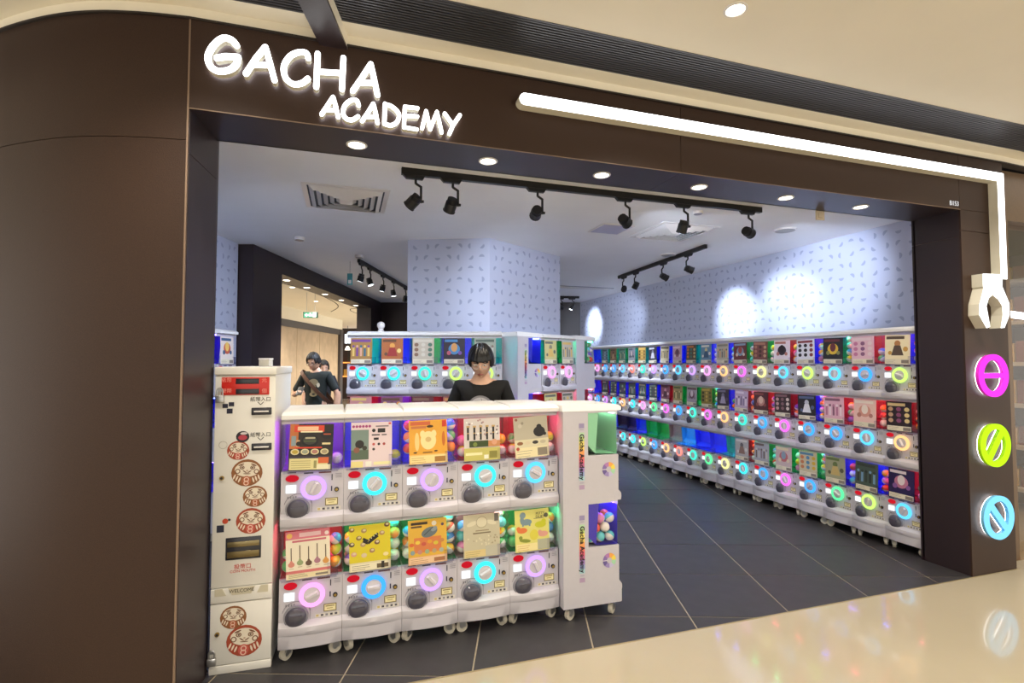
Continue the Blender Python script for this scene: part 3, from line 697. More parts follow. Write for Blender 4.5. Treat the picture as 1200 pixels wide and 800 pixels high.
        for x, z, c in ((-.09, .215, '#8a6a30'), (-.03, .205, '#a88a58'), (.085, .225, '#6a4a30'), (-.055, .17, '#8a7040'), (.06, .185, '#b08a5a'), (-.09, .14, '#5a4a3a'), (-.035, .135, '#b89a6a'), (.035, .14, '#7a5a48'), (-.08, .09, '#d8a090'), (.01, .1, '#a8805a'), (-.03, .08, '#d8c0a0')):
            D(x, z, .014, c, .012); D(x + .002, z + .003, .008, '#d8c8a0', .006)
        for q in range(2): pr.line([(-.035, .165 - q * .012), (-.01, .150 - q * .012), (.04, .185 - q * .012)], .012, '#1c1a18')
        for q in range(4): D(-.005 + q * .012, .155 + q * .009, .003, '#efe8c8')
        D(.078, .075, .014, '#ecdca0', .010); strip('#efe6c8', .038, '#6a5a40'); R(.055, .006, .07, .04, '#2a2620')
    elif style == 'bug':
        R(-a, .04, a, h, '#e0b040'); R(-a + .03, .06, a - .03, .14, '#d88048'); R(-a, .0, a, .04, '#e8b48a')
        R(-a + .015, .208, .0, .222, '#3a2c20'); R(-a + .015, .193, -.03, .203, '#5a4430'); D(.08, .2, .008, '#5a3a5a'); D(.035, .21, .013, '#e8e0d0'); D(.01, .165, .044, '#6a7478', .026, rot=.3); D(.035, .18, .018, '#8a949a', .012, rot=.5); pr.line([(-.02, .15), (.03, .19)], .004, '#3a4448')
        for q in range(6): D(-.085 + q * .032, .105 + .01 * (q % 2), .013, ['#d86a3a', '#e8c848', '#c85a4a', '#e0a038', '#d8c040', '#c8884a'][q], .01)
        for q in range(5): D(-.08 + q * .038, .064, .012, ['#8aa0a0', '#c88a7a', '#9ab08a', '#b8a078', '#a8b0a0'][q])
        strip('#ecc8a0', .036, '#a8704a')
    elif style == 'cream':
        R(-a, 0, a, h, '#c8c0a4'); 
        for x, z, r, r2, ro in ((-.055, .185, .03, .012, .3), (.055, .185, .03, .012, -.3), (0, .19, .032, .026, 0)): D(x, z, r, '#dcd4b8', r2, rot=ro)
        pr.ring(0, .19, .029, .032, '#a89c80', 20); R(-.035, .142, .04, .148, '#9a8c70'); R(-.05, .128, .05, .135, '#7a6c54')
        for q in range(18): D(-a + .015 + rng.random() * (w - .03), .055 + rng.random() * .065, .006, rc(rng, ['#a89c80', '#b8ac90', '#dcd4b8']), .004, rot=rng.random() * 3)
        R(.072, .19, .095, .232, '#6a6460'); strip('#dcc88c', .042, '#a08c5c'); R(.02, .005, a - .004, .06, '#c0bca8')
    elif style == 'dino':
        R(-a, 0, a, h, '#e0d87a')
        D(-.055, .205, .018, '#7a929c'); D(-.06, .18, .012, '#7a929c', .02); D(-.035, .165, .034, '#7a929c', .018); R(-.06, .142, -.05, .16, '#7a929c'); R(-.02, .142, -.01, .16, '#7a929c')
        D(-.06, .12, .03, '#e07a40', .016); D(-.082, .132, .012, '#e07a40'); D(.05, .145, .034, '#c8c828', .018); D(.07, .162, .014, '#c8c828'); D(.01, .09, .026, '#ddd04a', .03)
        D(-.07, .08, .011, '#8a9438'); D(-.045, .062, .034, '#8a9438', .010, rot=-.15); D(.065, .09, .03, '#dca090', .016); D(.045, .102, .012, '#dca090')
        D(.085, .195, .013, '#5a5a4a'); R(.01, .18, .07, .183, '#8a8460'); strip('#efe0a0', .045, '#c88a4a'); R(.03, .004, a - .002, .062, '#b4b49c')
    else:
        pal = style if isinstance(style, (list, tuple)) else ['#c8b090', '#a05048', '#40505a', '#d8c8a0']
        R(-a, 0, a, h, base)
        R(-a + .012, h - .035, a - .012 - rng.random() * .06, h - .012, rc(rng, pal))
        kind = seed % 4
        if kind == 0:
            D(0, .135, .055, pal[0], .05); D(0, .15, .03, pal[1], .04); D(-.05, .1, .02, pal[2 % len(pal)]); D(.055, .1, .018, pal[-1])
        elif kind == 1:
            for q in range(9): D(-.065 + (q % 3) * .065, .085 + (q // 3) * .045, .02, pal[q % len(pal)], .017)
        elif kind == 2:
            D(0, .165, .025, pal[0]); pr.poly([(-.05, .07), (.05, .07), (.025, .15), (-.025, .15)], pal[1 % len(pal)]); D(-.06, .09, .016, pal[-1]); D(.065, .12, .02, pal[2 % len(pal)])
        else:
            for q in range(5): R(-.085 + q * .036, .07, -.065 + q * .036, .14 + .03 * rng.random(), pal[q % len(pal)]); D(-.075 + q * .036, .16, .012, pal[(q + 1) % len(pal)])
        strip('#e4dcc4', .042, '#8a8078')
    return pr.mesh('poster', M_PRINT)
ME_DUET = None

def machine(loc, rz, ring, tank, label, group, card=None, lid=False, base=False, side=False, knob=0.0, sx=1.0, tilt=0.0, holder=True, front=True):
    t = empty('capsule_machine', loc, rz); t.scale = (sx, 1, 1); tag(t, label, 'vending machine', group)
    ob('body', ME_BODY, t)
    ob('tank_liner', LINER_ME[tank], t); ob('led_strip', LED_ME[tank], t); ob('tank', ME_TANK, t)
    if front:
        d = ob('dial_ring', RING_ME[ring], t, (.005, -.001, .185)); ob('dial_knob', ME_KNOB, d, (0, -.002, 0), (0, knob, 0))
        ob('coin_light', ME_COIN, t, (-.095, -.004, .236)); ob('price_display', ME_DISP, t, (-.1, 0, .183))
        ob('capsule_chute', ME_CHUTE, t, (-.068, -.004, .082)); ob('return_button', ME_BTN, t, (.114, 0, .167))
        tag(ob('panel_print', ME_PRINT, t), kind='stuff')
        if holder: ob('card_holder', ME_HOLDER, t)
    if card is not None: ob('poster', card, t, (-.012, -.0125, .273), (-.03, tilt, 0))
    if lid: ob('lid', ME_LID, t)
    if base:
        tr_ = ob('base_tray', ME_TRAY, t)
        for cx in (-.115, .115):
            for cy in (.035, .31): ob('caster', ME_CASTER, tr_, (cx, cy, 0), (0, 0, random.uniform(-1.2, 1.2)))
    if side:
        sp = tag(ob('side_print', ME_SIDE, t), kind='stuff'); ob('lettering', ME_SIDETXT, sp, (-hw - .002, .36 - .118, .268), (math.pi / 2, math.pi / 2, -math.pi / 2))
    return t
CAPM = {}
CAP_COL = ['#d84a3a', '#e8b030', '#4a8ad0', '#5ab06a', '#d880b0', '#e8e0d8', '#7a5ab8', '#e88a3a', '#60c0c8', '#c8d040']
def capsule_mesh(c):
    if c not in CAPM:
        bb = MB(); bb.ball((0, 0, 0), .03, nu=14, nv=10, col=c, col2='#d8d4d0'); bb.cyl((0, 0, -.002), (0, 0, .002), .0308, n=14, col=c); CAPM[c] = bb.mesh('capsule', print_mat('print_capsule', .25), smooth=50)
    return CAPM[c]
CN = {'#d84a3a': 'red', '#e8b030': 'yellow', '#4a8ad0': 'blue', '#5ab06a': 'green', '#d880b0': 'pink', '#e8e0d8': 'white', '#7a5ab8': 'violet', '#e88a3a': 'orange', '#60c0c8': 'turquoise', '#c8d040': 'lime'}
def capsules(t, spots, where, cols=CAP_COL, r=1.0):
    M = Matrix.Translation(t.location) @ Matrix.Rotation(t.rotation_euler.z, 4, 'Z') @ Matrix.Diagonal((t.scale.x, 1, 1, 1))
    for x, y, z in spots:
        c = random.choice(cols); p = M @ Vector((x, y, z))
        o = ob('capsule', capsule_mesh(c), None, p, (random.uniform(-1, 1), random.uniform(-1, 1), random.uniform(-3, 3)), (r, r, r))
        tag(o, '%s capsule in the %s' % (CN[c] + ('' if c == '#e8e0d8' else ' and white'), where), 'capsule', '%s capsules in the %s' % (CN[c], where))

# ---- front counter, two tiers of five, facing the mall
CY = 2.865; CX0 = -.297; CP = .3015
TOPS = [('lavender', 'purple', 'watch', .5, .03), ('cyan', 'violet', 'photo', .7, 0), ('lavender', 'violet', 'orange', .4, -.02), ('cyan', 'crimson', 'pens', 1.2, -.01), ('sky', 'crimson', 'shadow', -1.0, -.06)]
BOTS = [('pink', 'crimson', 'charms', 1.2, -.03), ('blue', 'green', 'sushi', 1.5, -.02), ('lavender', 'green', 'bug', -.7, -.02), ('cyan', 'clear', 'cream', 1.1, -.01), ('lavender', 'green', 'dino', -.4, -.02)]
PD = {'watch': 'black and gold card with a red title', 'photo': 'pale pink card with a green photo', 'orange': 'orange and yellow card', 'pens': 'white speckled card with dark upright sticks', 'shadow': 'grey card with a black silhouette', 'charms': 'cream card with five hanging charms', 'sushi': 'bright yellow card with round brown pieces', 'bug': 'orange card with a grey shell shape', 'cream': 'beige card with a pale outline face', 'dino': 'yellow card with colourful dinosaur shapes'}
counter = []
for i in range(5):
    for tier, row in ((1, TOPS), (0, BOTS)):
        rg, tk, st, kn, tl = row[i]
        x = CX0 + CP * (i + .5)
        t = machine((x, CY, .14 + tier * UH), 0, rg, tk, 'counter machine with a %s dial and %s' % (rg, PD[st]), 'capsule machines of the front counter', poster(st, i + 7 * tier), lid=tier == 1, base=tier == 0, knob=kn, sx=1.02, tilt=tl)
        counter.append(t)
        if st == 'dino':
            for tx, zz, s_ in (('PETTY', .212, .019), ('DUET', .193, .022)):
                ob('lettering', text_mesh(tx, s_, mat('ink_black', '#151318', .5), .0002), t, (.03, -.0185 - (.0015 if zz < .2 else 0), .273 + zz), (math.pi / 2, tl, 0))
        wh = 'counter machine with the %s' % PD[st].split(' with ')[0].replace('card', 'poster card') + (' of charms' if st == 'charms' else '')
        ex = [(-.112, .05, .318), (.112, .05, .318), (-.112, .06, .378), (.114, .06, .378)]
        if i == 2 and tier == 1: ex = [(-.113, .04, .35), (-.113, .04, .412), (-.113, .04, .474), (.113, .04, .35), (.113, .04, .412), (.113, .04, .474)]
        elif tier == 0 and i in (1, 2, 3): ex += [(-.112, .04, .438), (.112, .04, .438), (.11, .071, .491), (-.11, .116, .325), (.11, .116, .325)]
        elif tier == 0: ex += [(.112, .045, .438), (.09, .116, .325)]
        elif i in (0, 1): ex = [(.112, .06, .318)]
        capsules(t, ex, wh)
# end units of the counter, turned to the aisle so that their printed sides face the mall
EX = CX0 + CP * 5 + .006; EYC = 2.80
for tier in (1, 0):
    t = machine((EX + UD, EYC + hw, .14 + tier * UH), math.pi / 2, ('green', 'cyan')[tier], ('violetbox', 'mintpink')[tier], '%s end machine of the counter, printed white side out, %s' % (('lower', 'upper')[tier], ('tank full of capsules', 'empty pale green tank')[tier]), 'end machines of the front counter', None, lid=tier == 1, base=tier == 0, side=True, sx=1.0)
    if tier == 0:
        sp = []
        for zz, ys in ((.318, (.045, .108, .17)), (.372, (.076, .139)), (.426, (.045, .108, .17))):
            for y_ in ys: sp += [(-.112, y_, zz)] + ([(-.05, y_ + .01, zz), (.02, y_, zz)] if zz < .35 else [(-.048, y_, zz)])
        capsules(t, sp, 'lower end machine of the counter')
# ---- right wall, three tiers, facing the aisle
RX = 4.225; RP = .2885; RY0 = 2.852
RT_ = ['lime', 'blue', 'sky', 'lime', 'sky', 'yellow', 'magenta', 'orange', 'pink', 'lavender', 'sky', 'blue', 'lavender', 'teal', 'coral', 'sky', 'blue', 'blue', 'pink', 'cyan']
RM_ = ['orange', 'sky', 'blue', 'blue', 'magenta', 'blue', 'teal', 'orange', 'magenta', 'teal', 'blue', 'magenta', 'green', 'pink', 'cyan', 'orange', 'cyan', 'purple', 'blue', 'pink']
RB_ = ['sky', 'lime', 'green', 'blue', 'magenta', 'blue', 'cyan', 'yellow', 'green', 'teal', 'coral', 'orange', 'blue', 'lime', 'cyan', 'cyan', 'blue', 'teal', 'green', 'blue']
TT_ = ['blue', 'crimson', 'green', 'blue', 'crimson', 'green', 'green', 'blue', 'blue', 'teal', 'blue', 'blue', 'blue', 'teal', 'teal', 'green', 'teal', 'green', 'teal', 'blue']
TM_ = ['red', 'crimson', 'crimson', 'blue', 'red', 'crimson', 'red', 'blue', 'green', 'green', 'green', 'crimson', 'blue', 'blue', 'blue', 'violet', 'blue', 'violet', 'red', 'blue']
TB_ = ['crimson', 'blue', 'violet', 'green', 'green', 'green', 'red', 'teal', 'blue', 'blue', 'cyan', 'brown', 'green', 'green', 'blue', 'dark', 'dark', 'blue', 'green', 'blue']
PT = [('#eee2c0', ['#b07a4a', '#5a4a40', '#c89a50']), ('#e4bccb', ['#c87aa0', '#8a5a80', '#e8d0d8']), ('#26262c', ['#e0b840', '#6a3038', '#8a8a50']), ('#e6e6ea', ['#2a2a30', '#1c1c22', '#8a3a40']), ('#ecdfe4', ['#3a2c38', '#2a222c', '#c07a70']), ('#7c4c4a', ['#b07a68', '#4a2c2c', '#c8a080']), ('#6a3038', ['#8aa0b8', '#a04a40', '#e0d0c0']), ('#bdb5a4', ['#8a8478', '#d8a070', '#6a6460']), ('#6a90a8', ['#d8c890', '#3a5a78', '#e8e0d0']), ('#5a5040', ['#d07a40', '#4a7a70', '#c8b080']), ('#d6b6c4', ['#a06a80', '#6a4a60', '#f0e0e4']), ('#d8d0b0', ['#8a7a5a', '#b89a60', '#5a5040']), ('#3a3840', ['#8a8a98', '#c8c8d0', '#5a4a60']), ('#a88848', ['#3a3020', '#d8b060', '#6a5030']), ('#90909a', ['#5a5a68', '#c8b8b0', '#3a3a44']), ('#5a7a6a', ['#3a4a44', '#b0a080', '#2a3a34']), ('#7a5a4a', ['#4a3a34', '#a88a6a', '#3a2a28']), ('#6a7a88', ['#4a5660', '#98a8b0', '#384048'])]
PMID = [('#2c1e26', ['#c8a080', '#8a4a70', '#e0c890']), ('#eec6be', ['#d89a8a', '#f4e4d8', '#b87a70']), ('#e6b6c6', ['#c07a98', '#f4dce4', '#8a5a70']), ('#22242c', ['#c8ccd8', '#e8e8f0', '#5a6a90']), ('#3a2a30', ['#c8a8a0', '#8a6a70', '#e0d0c8']), ('#502830', ['#c08a80', '#e0c0b0', '#8a4a48']), ('#c6b0c6', ['#8a7a9a', '#e8dce8', '#6a5a78']), ('#322f3e', ['#7a7890', '#a8a0b8', '#5a4a68']), ('#8a7a40', ['#3a3428', '#c8a858', '#5a5030']), ('#aca0ac', ['#6a4a58', '#d8ccd0', '#8a7a88']), ('#a8986a', ['#5a6a48', '#d8c890', '#7a6a48']), ('#7a4a58', ['#b88a90', '#4a2c38', '#d8b8b8'])] + [('#3a4a44', ['#8a9a88', '#5a4a58', '#b8a890'])] * 6
PBOT = [('#281c50', ['#c07a98', '#e8dce0', '#8a5aa0']), ('#4a5a50', ['#2c342c', '#7aa0c0', '#3a4438']), ('#a4a484', ['#6a7a48', '#c8b070', '#5a5a40']), ('#ccc0a0', ['#c87a50', '#5a8ab0', '#d8b040']), ('#ccb6b6', ['#c06a70', '#8aa0b8', '#e0d0b0']), ('#a8a8b2', ['#6a5a58', '#c8c0b8', '#8a7a80']), ('#b4b0b0', ['#5a5a60', '#8a6a60', '#d8d4d0'])]
for i in range(20):
    for tier, (rl, tl_, pl_) in enumerate(((RB_, TB_, PBOT), (RM_, TM_, PMID), (RT_, TT_, PT))):
        card = None
        if i < len(pl_): card = poster(pl_[i][1], i * 3 + tier * 5 + (2 if tier == 2 and i in (3, 4) else 0), pl_[i][0])
        wh = ('bottom', 'middle', 'top')[tier]
        nm = ('capsule machine, %s dial, %s tier of the wall row, %s column from the brown pier' if card else 'empty capsule machine, %s dial, %s tier of the wall row, %s column from the pier') % (rl[i], wh, ords[i])
        t = machine((RX, RY0 + RP * (i + .5), .14 + tier * UH), -math.pi / 2, rl[i], tl_[i], nm, 'capsule machines of the long wall row', card, lid=tier == 2, base=tier == 0, knob=random.uniform(-1.4, 1.4), sx=.978, tilt=random.uniform(-.03, .03))
        if i < 9 and card:
            n_ = random.choice((2, 3, 4))
            capsules(t, [(.112, .05 + .004 * q, .318 + q * .06) for q in range(n_)] + [(-.113, .06, .318)][:n_ % 2], '%s machine, %s wall row column from the pier' % (wh, ords[i]))
# ---- row along the central pillar and the angled group beside it
for i in range(5):
    for tier in (2, 1, 0):
        rg = (['cyan', 'cyan', 'teal', 'lime', 'lime'], ['blue', 'pink', 'cyan', 'green', 'sky'], ['teal', 'blue', 'lime', 'cyan', 'pink'])[2 - tier][i]
        tk = (['teal', 'blue', 'green', 'blue', 'teal'], ['crimson', 'purple', 'red', 'crimson', 'violet'], ['green', 'blue', 'red', 'teal', 'violet'])[2 - tier][i]
        base_c = (['#a8804a', '#b06a40', '#c8bca8', '#2c2430', '#a8b0a4'], ['#c88a8a', '#8a5a78', '#6a3a40', '#a86a60', '#7a6aa0'], ['#b8a888', '#8a9aa8', '#c0a070', '#6a7a70', '#a890a0'])[2 - tier][i]
        pal = (['#e0c070', '#7a4a90', '#d8a890', '#3a6a80'], ['#e0a050', '#a03a38', '#f0d080', '#6a4a38'], ['#8a6a58', '#d8d0c0', '#5a7a68'], ['#4a8ac0', '#d8a060', '#b85a70', '#7a50a0'], ['#5a6a60', '#d8d8d0', '#8a7a70'])[i]
        p = cl(-1.51 + .2835 * (i + .5), 4.76, .14 + tier * UH)
        machine(p, -TH, rg, tk, 'capsule machine with a %s dial, %s tier before the papered pillar, %s from the corridor' % (rg, ('bottom', 'middle', 'top')[tier], ords[i]), 'capsule machines in front of the pillar', poster(pal, 41 + i * 3 + tier, base_c), lid=tier == 2, base=tier == 0, knob=random.uniform(-1, 1), sx=.962)
gd = Vector((.66, .75)); gd.normalize(); GA = -TH + math.atan2(gd.y, gd.x); ga0 = (.045, 4.868)
def gp(s, depth=0): return cl(ga0[0] + gd.x * s - gd.y * depth, ga0[1] + gd.y * s + gd.x * depth)
for tier in (2, 1, 0):
    wh = ('bottom', 'middle', 'top')[tier]
    z = .14 + tier * UH
    for k, s0 in enumerate((UD, UD + .59 + UD + .01)):
        p = gp(s0 + .012 * (k + 1), hw * (.70, .97)[k])
        t = machine((p.x, p.y, z), GA + math.pi / 2, 'pink', ('dark', 'violet', 'bluebox')[tier] if k == 0 else ('blue', 'crimson', 'green')[tier], '%s tier end machine of the angled group, white side out, %s' % (wh, ('next to the pillar row', 'next to the far aisle')[k]), 'end machines of the angled group', None, lid=tier == 2, base=tier == 0, side=k == 0, sx=(.70, .97)[k])
        if k == 1 and tier == 2:
            sp = []
            for zz in (.318, .372, .426, .480):
                for y_ in ((.035, .097, .159) if zz in (.318, .426) else (.066, .128)): sp.append((-.112, y_, zz))
            capsules(t, sp, 'top end machine by the far aisle', CAP_COL)
    for k in range(2):
        p = gp(UD + .012 + .295 * (k + .5) + .006)
        machine((p.x, p.y, z), GA, ('lavender', 'pink', 'pink')[tier], (('green', 'teal'), ('red', 'crimson'), ('teal', 'green'))[tier][k], 'white capsule machine in the angled group, %s tier, %s from the pillar row' % (wh, ords[k]), 'capsule machines of the angled group', poster(['#8a8470', '#d8b868', '#6a6a60'], 70 + k + tier * 2, ('#ccc488', '#bcb4a8')[k]), lid=tier == 2, base=tier == 0, sx=.98)
# ---- stack against the left wall, seen past the jamb
for tier in (2, 1, 0):
    p = cl(-2.485, 4.52, .14 + tier * UH)
    machine(p, math.pi / 2 - TH, ('blue', 'cyan', 'sky')[tier], ('violet', 'blue', 'violet')[tier], 'capsule machine in the stack by the left papered wall, %s tier' % ('bottom', 'middle', 'top')[tier], 'capsule machines by the left wall', poster(['#c85a40', '#e8c060', '#3a5a80'], 90 + tier, '#e6d8d0'), lid=tier == 2, base=tier == 0)

# ================================================================== COIN CHANGER
CW, CH, CDEP = .272, 1.475, .56
cab = empty('coin_changer', (-.463, 2.866, 0), math.radians(-2.2)); tag(cab, 'tall cream coin changing cabinet with red panel and daruma doll stickers', 'change machine')
c0 = -CW / 2
ob('body', boxmesh('body', c0 + .002, -c0 - .002, .008, CDEP, 0, CH - .035, M_CREAM, .003), cab)
ob('top_cap', boxmesh('top_cap', c0 - .004, -c0 + .004, -.012, CDEP + .004, CH - .04, CH, M_CREAM, .006), cab)
udoor = ob('upper_door', boxmesh('upper_door', c0, -c0, -.004, .01, .408, CH - .044, M_CREAM, .002), cab)
band = ob('middle_band', boxmesh('middle_band', c0, -c0, -.008, .01, .335, .404, M_CREAM, .003), cab)
ldoor = ob('lower_door', boxmesh('lower_door', c0, -c0, -.004, .01, .042, .331, M_CREAM, .002), cab)
ob('plinth', boxmesh('plinth', c0 - .001, -c0 + .001, -.006, .02, 0, .038, M_CREAM, .002), cab)
# pixel -> place on the cabinet front
CROT = Matrix.Translation(cab.location) @ Matrix.Rotation(cab.rotation_euler.z, 4, 'Z'); CINV = CROT.inverted()
def cabp(x, y):
    o = CINV @ EYE; d = (CINV.to_3x3() @ ray(x, y)); k = (-.004 - o.y) / d.y; p = o + d * k; return (p.x, p.z)
def cprint(name, draw, par, d=.0012, m=M_PRINT):
    pr = Print(lambda u, v, e: (u, -.004 - d - e, v)); draw(pr); return pr.build(name, m, par)
def z1(x, y): return cabp(240 + x / 4, 420 + y / 4)        # from the upper crop
def z2(x, y): return cabp(240 + x / 4, 600 + y / 4)        # from the lower crop
def quad(pr, a, c, col): pr.rect(min(a[0], c[0]), min(a[1], c[1]), max(a[0], c[0]), max(a[1], c[1]), col)
a_, c_ = z1(78, 172), z1(304, 86)
redp = ob('red_panel', boxmesh('red_panel', a_[0], c_[0], -.009, -.003, a_[1], c_[1], mat('red_acrylic', '#c8281e', .3), .004), udoor)
for za in (106, 154):
    a, c = z1(146, za + 13), z1(256, za - 13); ob('counter_window', boxmesh('counter_window', a[0], c[0], -.0105, -.008, a[1], c[1], M_DARK, .001), redp)
for xx in (103, 280):
    for za in (102, 152):
        p = z1(xx, za); n_ = 2 if xx < 200 else 1
        me = text_mesh({(103, 102): '紙幣', (103, 152): '硬幣', (280, 102): '元', (280, 152): '個'}[(xx, za)], .024, mat('pale_red_ink', '#f0988a', .5), .0003)
        ob('lettering', me, redp, (p[0], -.0098, p[1]), (math.pi / 2, 0, 0))
for za in (246, 412):
    a, c = z1(220, za + 18), z1(314, za - 18)
    sl_ = ob('note_slot', boxmesh('note_slot', a[0], c[0], -.016, -.002, a[1], c[1], M_DARK, .003), udoor)
    ob('slot_lip', boxmesh('slot_lip', a[0] + .012, c[0] - .012, -.019, -.015, (a[1] + c[1]) / 2 - .004, (a[1] + c[1]) / 2 + .003, M_WHITE, .001), sl_)
    p = z1(262, za - 55); ob('lettering', text_mesh('紙幣入口', .024, mat('ink_black', '#151318', .5), .0003), udoor, (p[0], -.0052, p[1]), (math.pi / 2, 0, 0))
    p = z1(262, za - 36)
    cprint('arrow_mark', lambda pr: pr.line([(p[0] - .014, p[1] + .008), (p[0], p[1] - .006), (p[0] + .014, p[1] + .008)], .003, '#2a2622'), udoor)
def lock(x, y, f, par):
    p = f(x, y); bb = MB(); bb.cyl((p[0], -.002, p[1]), (p[0], -.012, p[1]), .011, .010, 18); bb.cyl((p[0], -.012, p[1]), (p[0], -.0135, p[1]), .006, .006, 12, 1); bb.build('key_lock', [M_BRASS, M_DARK], par, smooth=40)
lock(80, 560, z1, udoor); lock(58, 573, z2, ldoor)
def padlock(x, y, f, label):
    p = f(x, y); w = CROT @ Vector((p[0], -.016, p[1])); t = empty('padlock', w, cab.rotation_euler.z); tag(t, label, 'padlock', 'padlocks on the coin changer')
    ob('lock_body', boxmesh('lock_body', -.02, .02, -.008, .008, -.036, 0, M_STEEL, .004), t)
    bb = MB(); pts = [(.013 * math.cos(a), .010 + .016 * math.sin(a) + .01) for a in [math.pi * k / 10 for k in range(11)]]; pts = [(.013, -.002)] + pts + [(-.013, -.002)]
    for (x0, q0), (x1, q1) in zip(pts, pts[1:]): bb.cyl((x0, 0, q0), (x1, 0, q1), .0035, n=8)
    bb.build('shackle', M_STEEL, t, smooth=40)
    bb = MB(); bb.box(-.008, .008, .002, .014, .018, .03); bb.build('hasp', M_STEEL, t)
padlock(73, 172, z1, 'steel padlock hanging beside the red panel of the coin changer'); padlock(34, 680, z2, 'steel padlock at the bottom edge of the lower cabinet door')
a, c = z2(96, 227), z2(265, 108)
cm = ob('coin_tray', boxmesh('coin_tray', a[0], c[0], -.008, .0, a[1], c[1], M_DARK, .003), udoor)
ob('tray_recess', boxmesh('tray_recess', a[0] + .008, c[0] - .008, -.0095, -.007, a[1] + .01, a[1] + .04, mat('tray_inner', '#7a6a44', .3, .6), .001), cm)
ob('tray_flap', boxmesh('tray_flap', a[0] + .008, c[0] - .008, -.011, -.007, c[1] - .045, c[1] - .02, mat('tray_flap', '#8a7c58', .25, .7), .001), cm)
p = z2(178, 254); ob('lettering', text_mesh('投幣口', .026, mat('ink_red', '#c8382a', .5), .0003), udoor, (p[0], -.0052, p[1]), (math.pi / 2, 0, 0))
p = z2(178, 274); ob('lettering', text_mesh('COIN MOUTH', .0175, mat('ink_red', '#c8382a', .5), .0003), udoor, (p[0], -.0052, p[1]), (math.pi / 2, 0, 0))
p = z2(174, 364); ob('lettering', text_mesh('WELCOME', .023, mat('ink_bronze', '#4a4030', .5), .0003), band, (p[0], -.0108, p[1]), (math.pi / 2, 0, 0))
bz = p[1]; bx = p[0]
for pts in ([(-.06, .016), (.06, .016), (.042, -.018), (-.042, -.018)], [(-.118, .016), (-.085, .016), (-.068, -.018), (-.118, -.018)], [(.118, .016), (.085, .016), (.068, -.018), (.118, -.018)]):
    bb = MB(); bb.prism([(bx + u, bz + v) for u, v in pts], -.0098, -.007, lambda p_, q_, t_: (p_, t_, q_)); bb.build('badge', mat('badge', '#cfc8b2', .4, .2), band)
def daruma(cx, cy, wpx, f, par, red, gold=0, tiltd=-.06):
    p = f(cx, cy); e = f(cx + wpx / 2, cy); r = abs(e[0] - p[0])
    def draw(pr):
        c1 = ('#a8482e', '#8f5a30')[gold]; c2 = ('#c85a50', '#b0603c')[gold]
        T = lambda u, v: (p[0] + r * (u * math.cos(tiltd) - v * math.sin(tiltd)), p[1] + r * (u * math.sin(tiltd) + v * math.cos(tiltd)))
        def D(u, v, ru, col, rv=None, rot=0): q = T(u, v); pr.disc(q[0], q[1], ru * r, col, (rv if rv is not None else ru) * r, 20, rot=rot + tiltd)
        D(0, 0, 1.0, c1, .94); D(0, .22, .80, '#ece0cc', .50); D(0, .34, .70, '#ece0cc', .42)
        for sx in (-1, 1):
            D(sx * .34, .36, .16, '#7a5034', .14); D(sx * .34, .36, .10, '#e4d4bc', .09); D(sx * .33, .36, .06, '#5a3826')
            D(sx * .40, .56, .20, '#7a5034', .05, -sx * .4); D(sx * .60, .10, .17, '#7a5034'); D(sx * .60, .10, .11, '#ece0cc'); D(sx * .15, .08, .16, '#7a5034', .035, sx * .6)
            for k in range(3): D(sx * (.44 + k * .17), -.48 + k * .1, .055, '#ecdcc8', .19, sx * .35)
        D(0, .16, .07, '#c8a890', .05); D(0, -.06, .24, '#7a5034', .03)
        D(0, -.55, .30, c2, .34); pr.ring(*T(0, -.46), .11 * r, .17 * r, '#ecc8b4', 14); pr.ring(*T(0, -.70), .11 * r, .17 * r, '#ecc8b4', 14)
    tag(cprint('daruma_sticker', draw, par), 'red and brown daruma doll sticker', kind='stuff')
daruma(157, 430, 104, z1, udoor, 1); daruma(198, 535, 146, z1, udoor, 1, 1); daruma(236, 645, 114, z1, udoor, 1, 1, .02); daruma(216, 760, 138, z1, udoor, 1)
daruma(134, 492, 124, z2, ldoor, 1, 1); daruma(185, 600, 166, z2, ldoor, 1)
def stick1(pr):
    for (x, y, w_, h_) in ((96, 222, 26, 20), (125, 214, 26, 20), (117, 246, 28, 24)):
        a, c = z1(x - w_ / 2, y + h_ / 2), z1(x + w_ / 2, y - h_ / 2); quad(pr, a, c, '#1c1c34')
    a = z1(178, 366); pr.disc(a[0], a[1], .030, '#241c24', .028); pr.disc(a[0], a[1] - .004, .02, '#b83a4a', .013); pr.disc(a[0] + .005, a[1] + .016, .016, '#d8d0d0', .006)
    a = z2(73, 77); pr.rect(a[0] - .016, a[1] - .018, a[0] + .016, a[1] + .016, '#20243a'); a = z2(96, 42); pr.disc(a[0], a[1], .013, '#c0482c'); a = z2(115, 35); pr.disc(a[0], a[1], .006, '#2a2424')
    a = z1(86, 405); pr.ring(a[0], a[1], .017, .019, '#b4aea0', 18)
tag(cprint('small_sticker', stick1, udoor), kind='stuff')
p = CROT @ Vector((.02, .40, CH + .001)); t = empty('clear_box', p, -.3); tag(t, 'small clear plastic box standing on top of the coin changer', 'box')
ob('box_body', boxmesh('box_body', -.03, .03, -.025, .025, 0, .036, mat('frosted_plastic', '#cfcabc', .3), .004), t); ob('box_lid', boxmesh('box_lid', -.032, .032, -.027, .027, .036, .046, M_WHITE, .003), t)

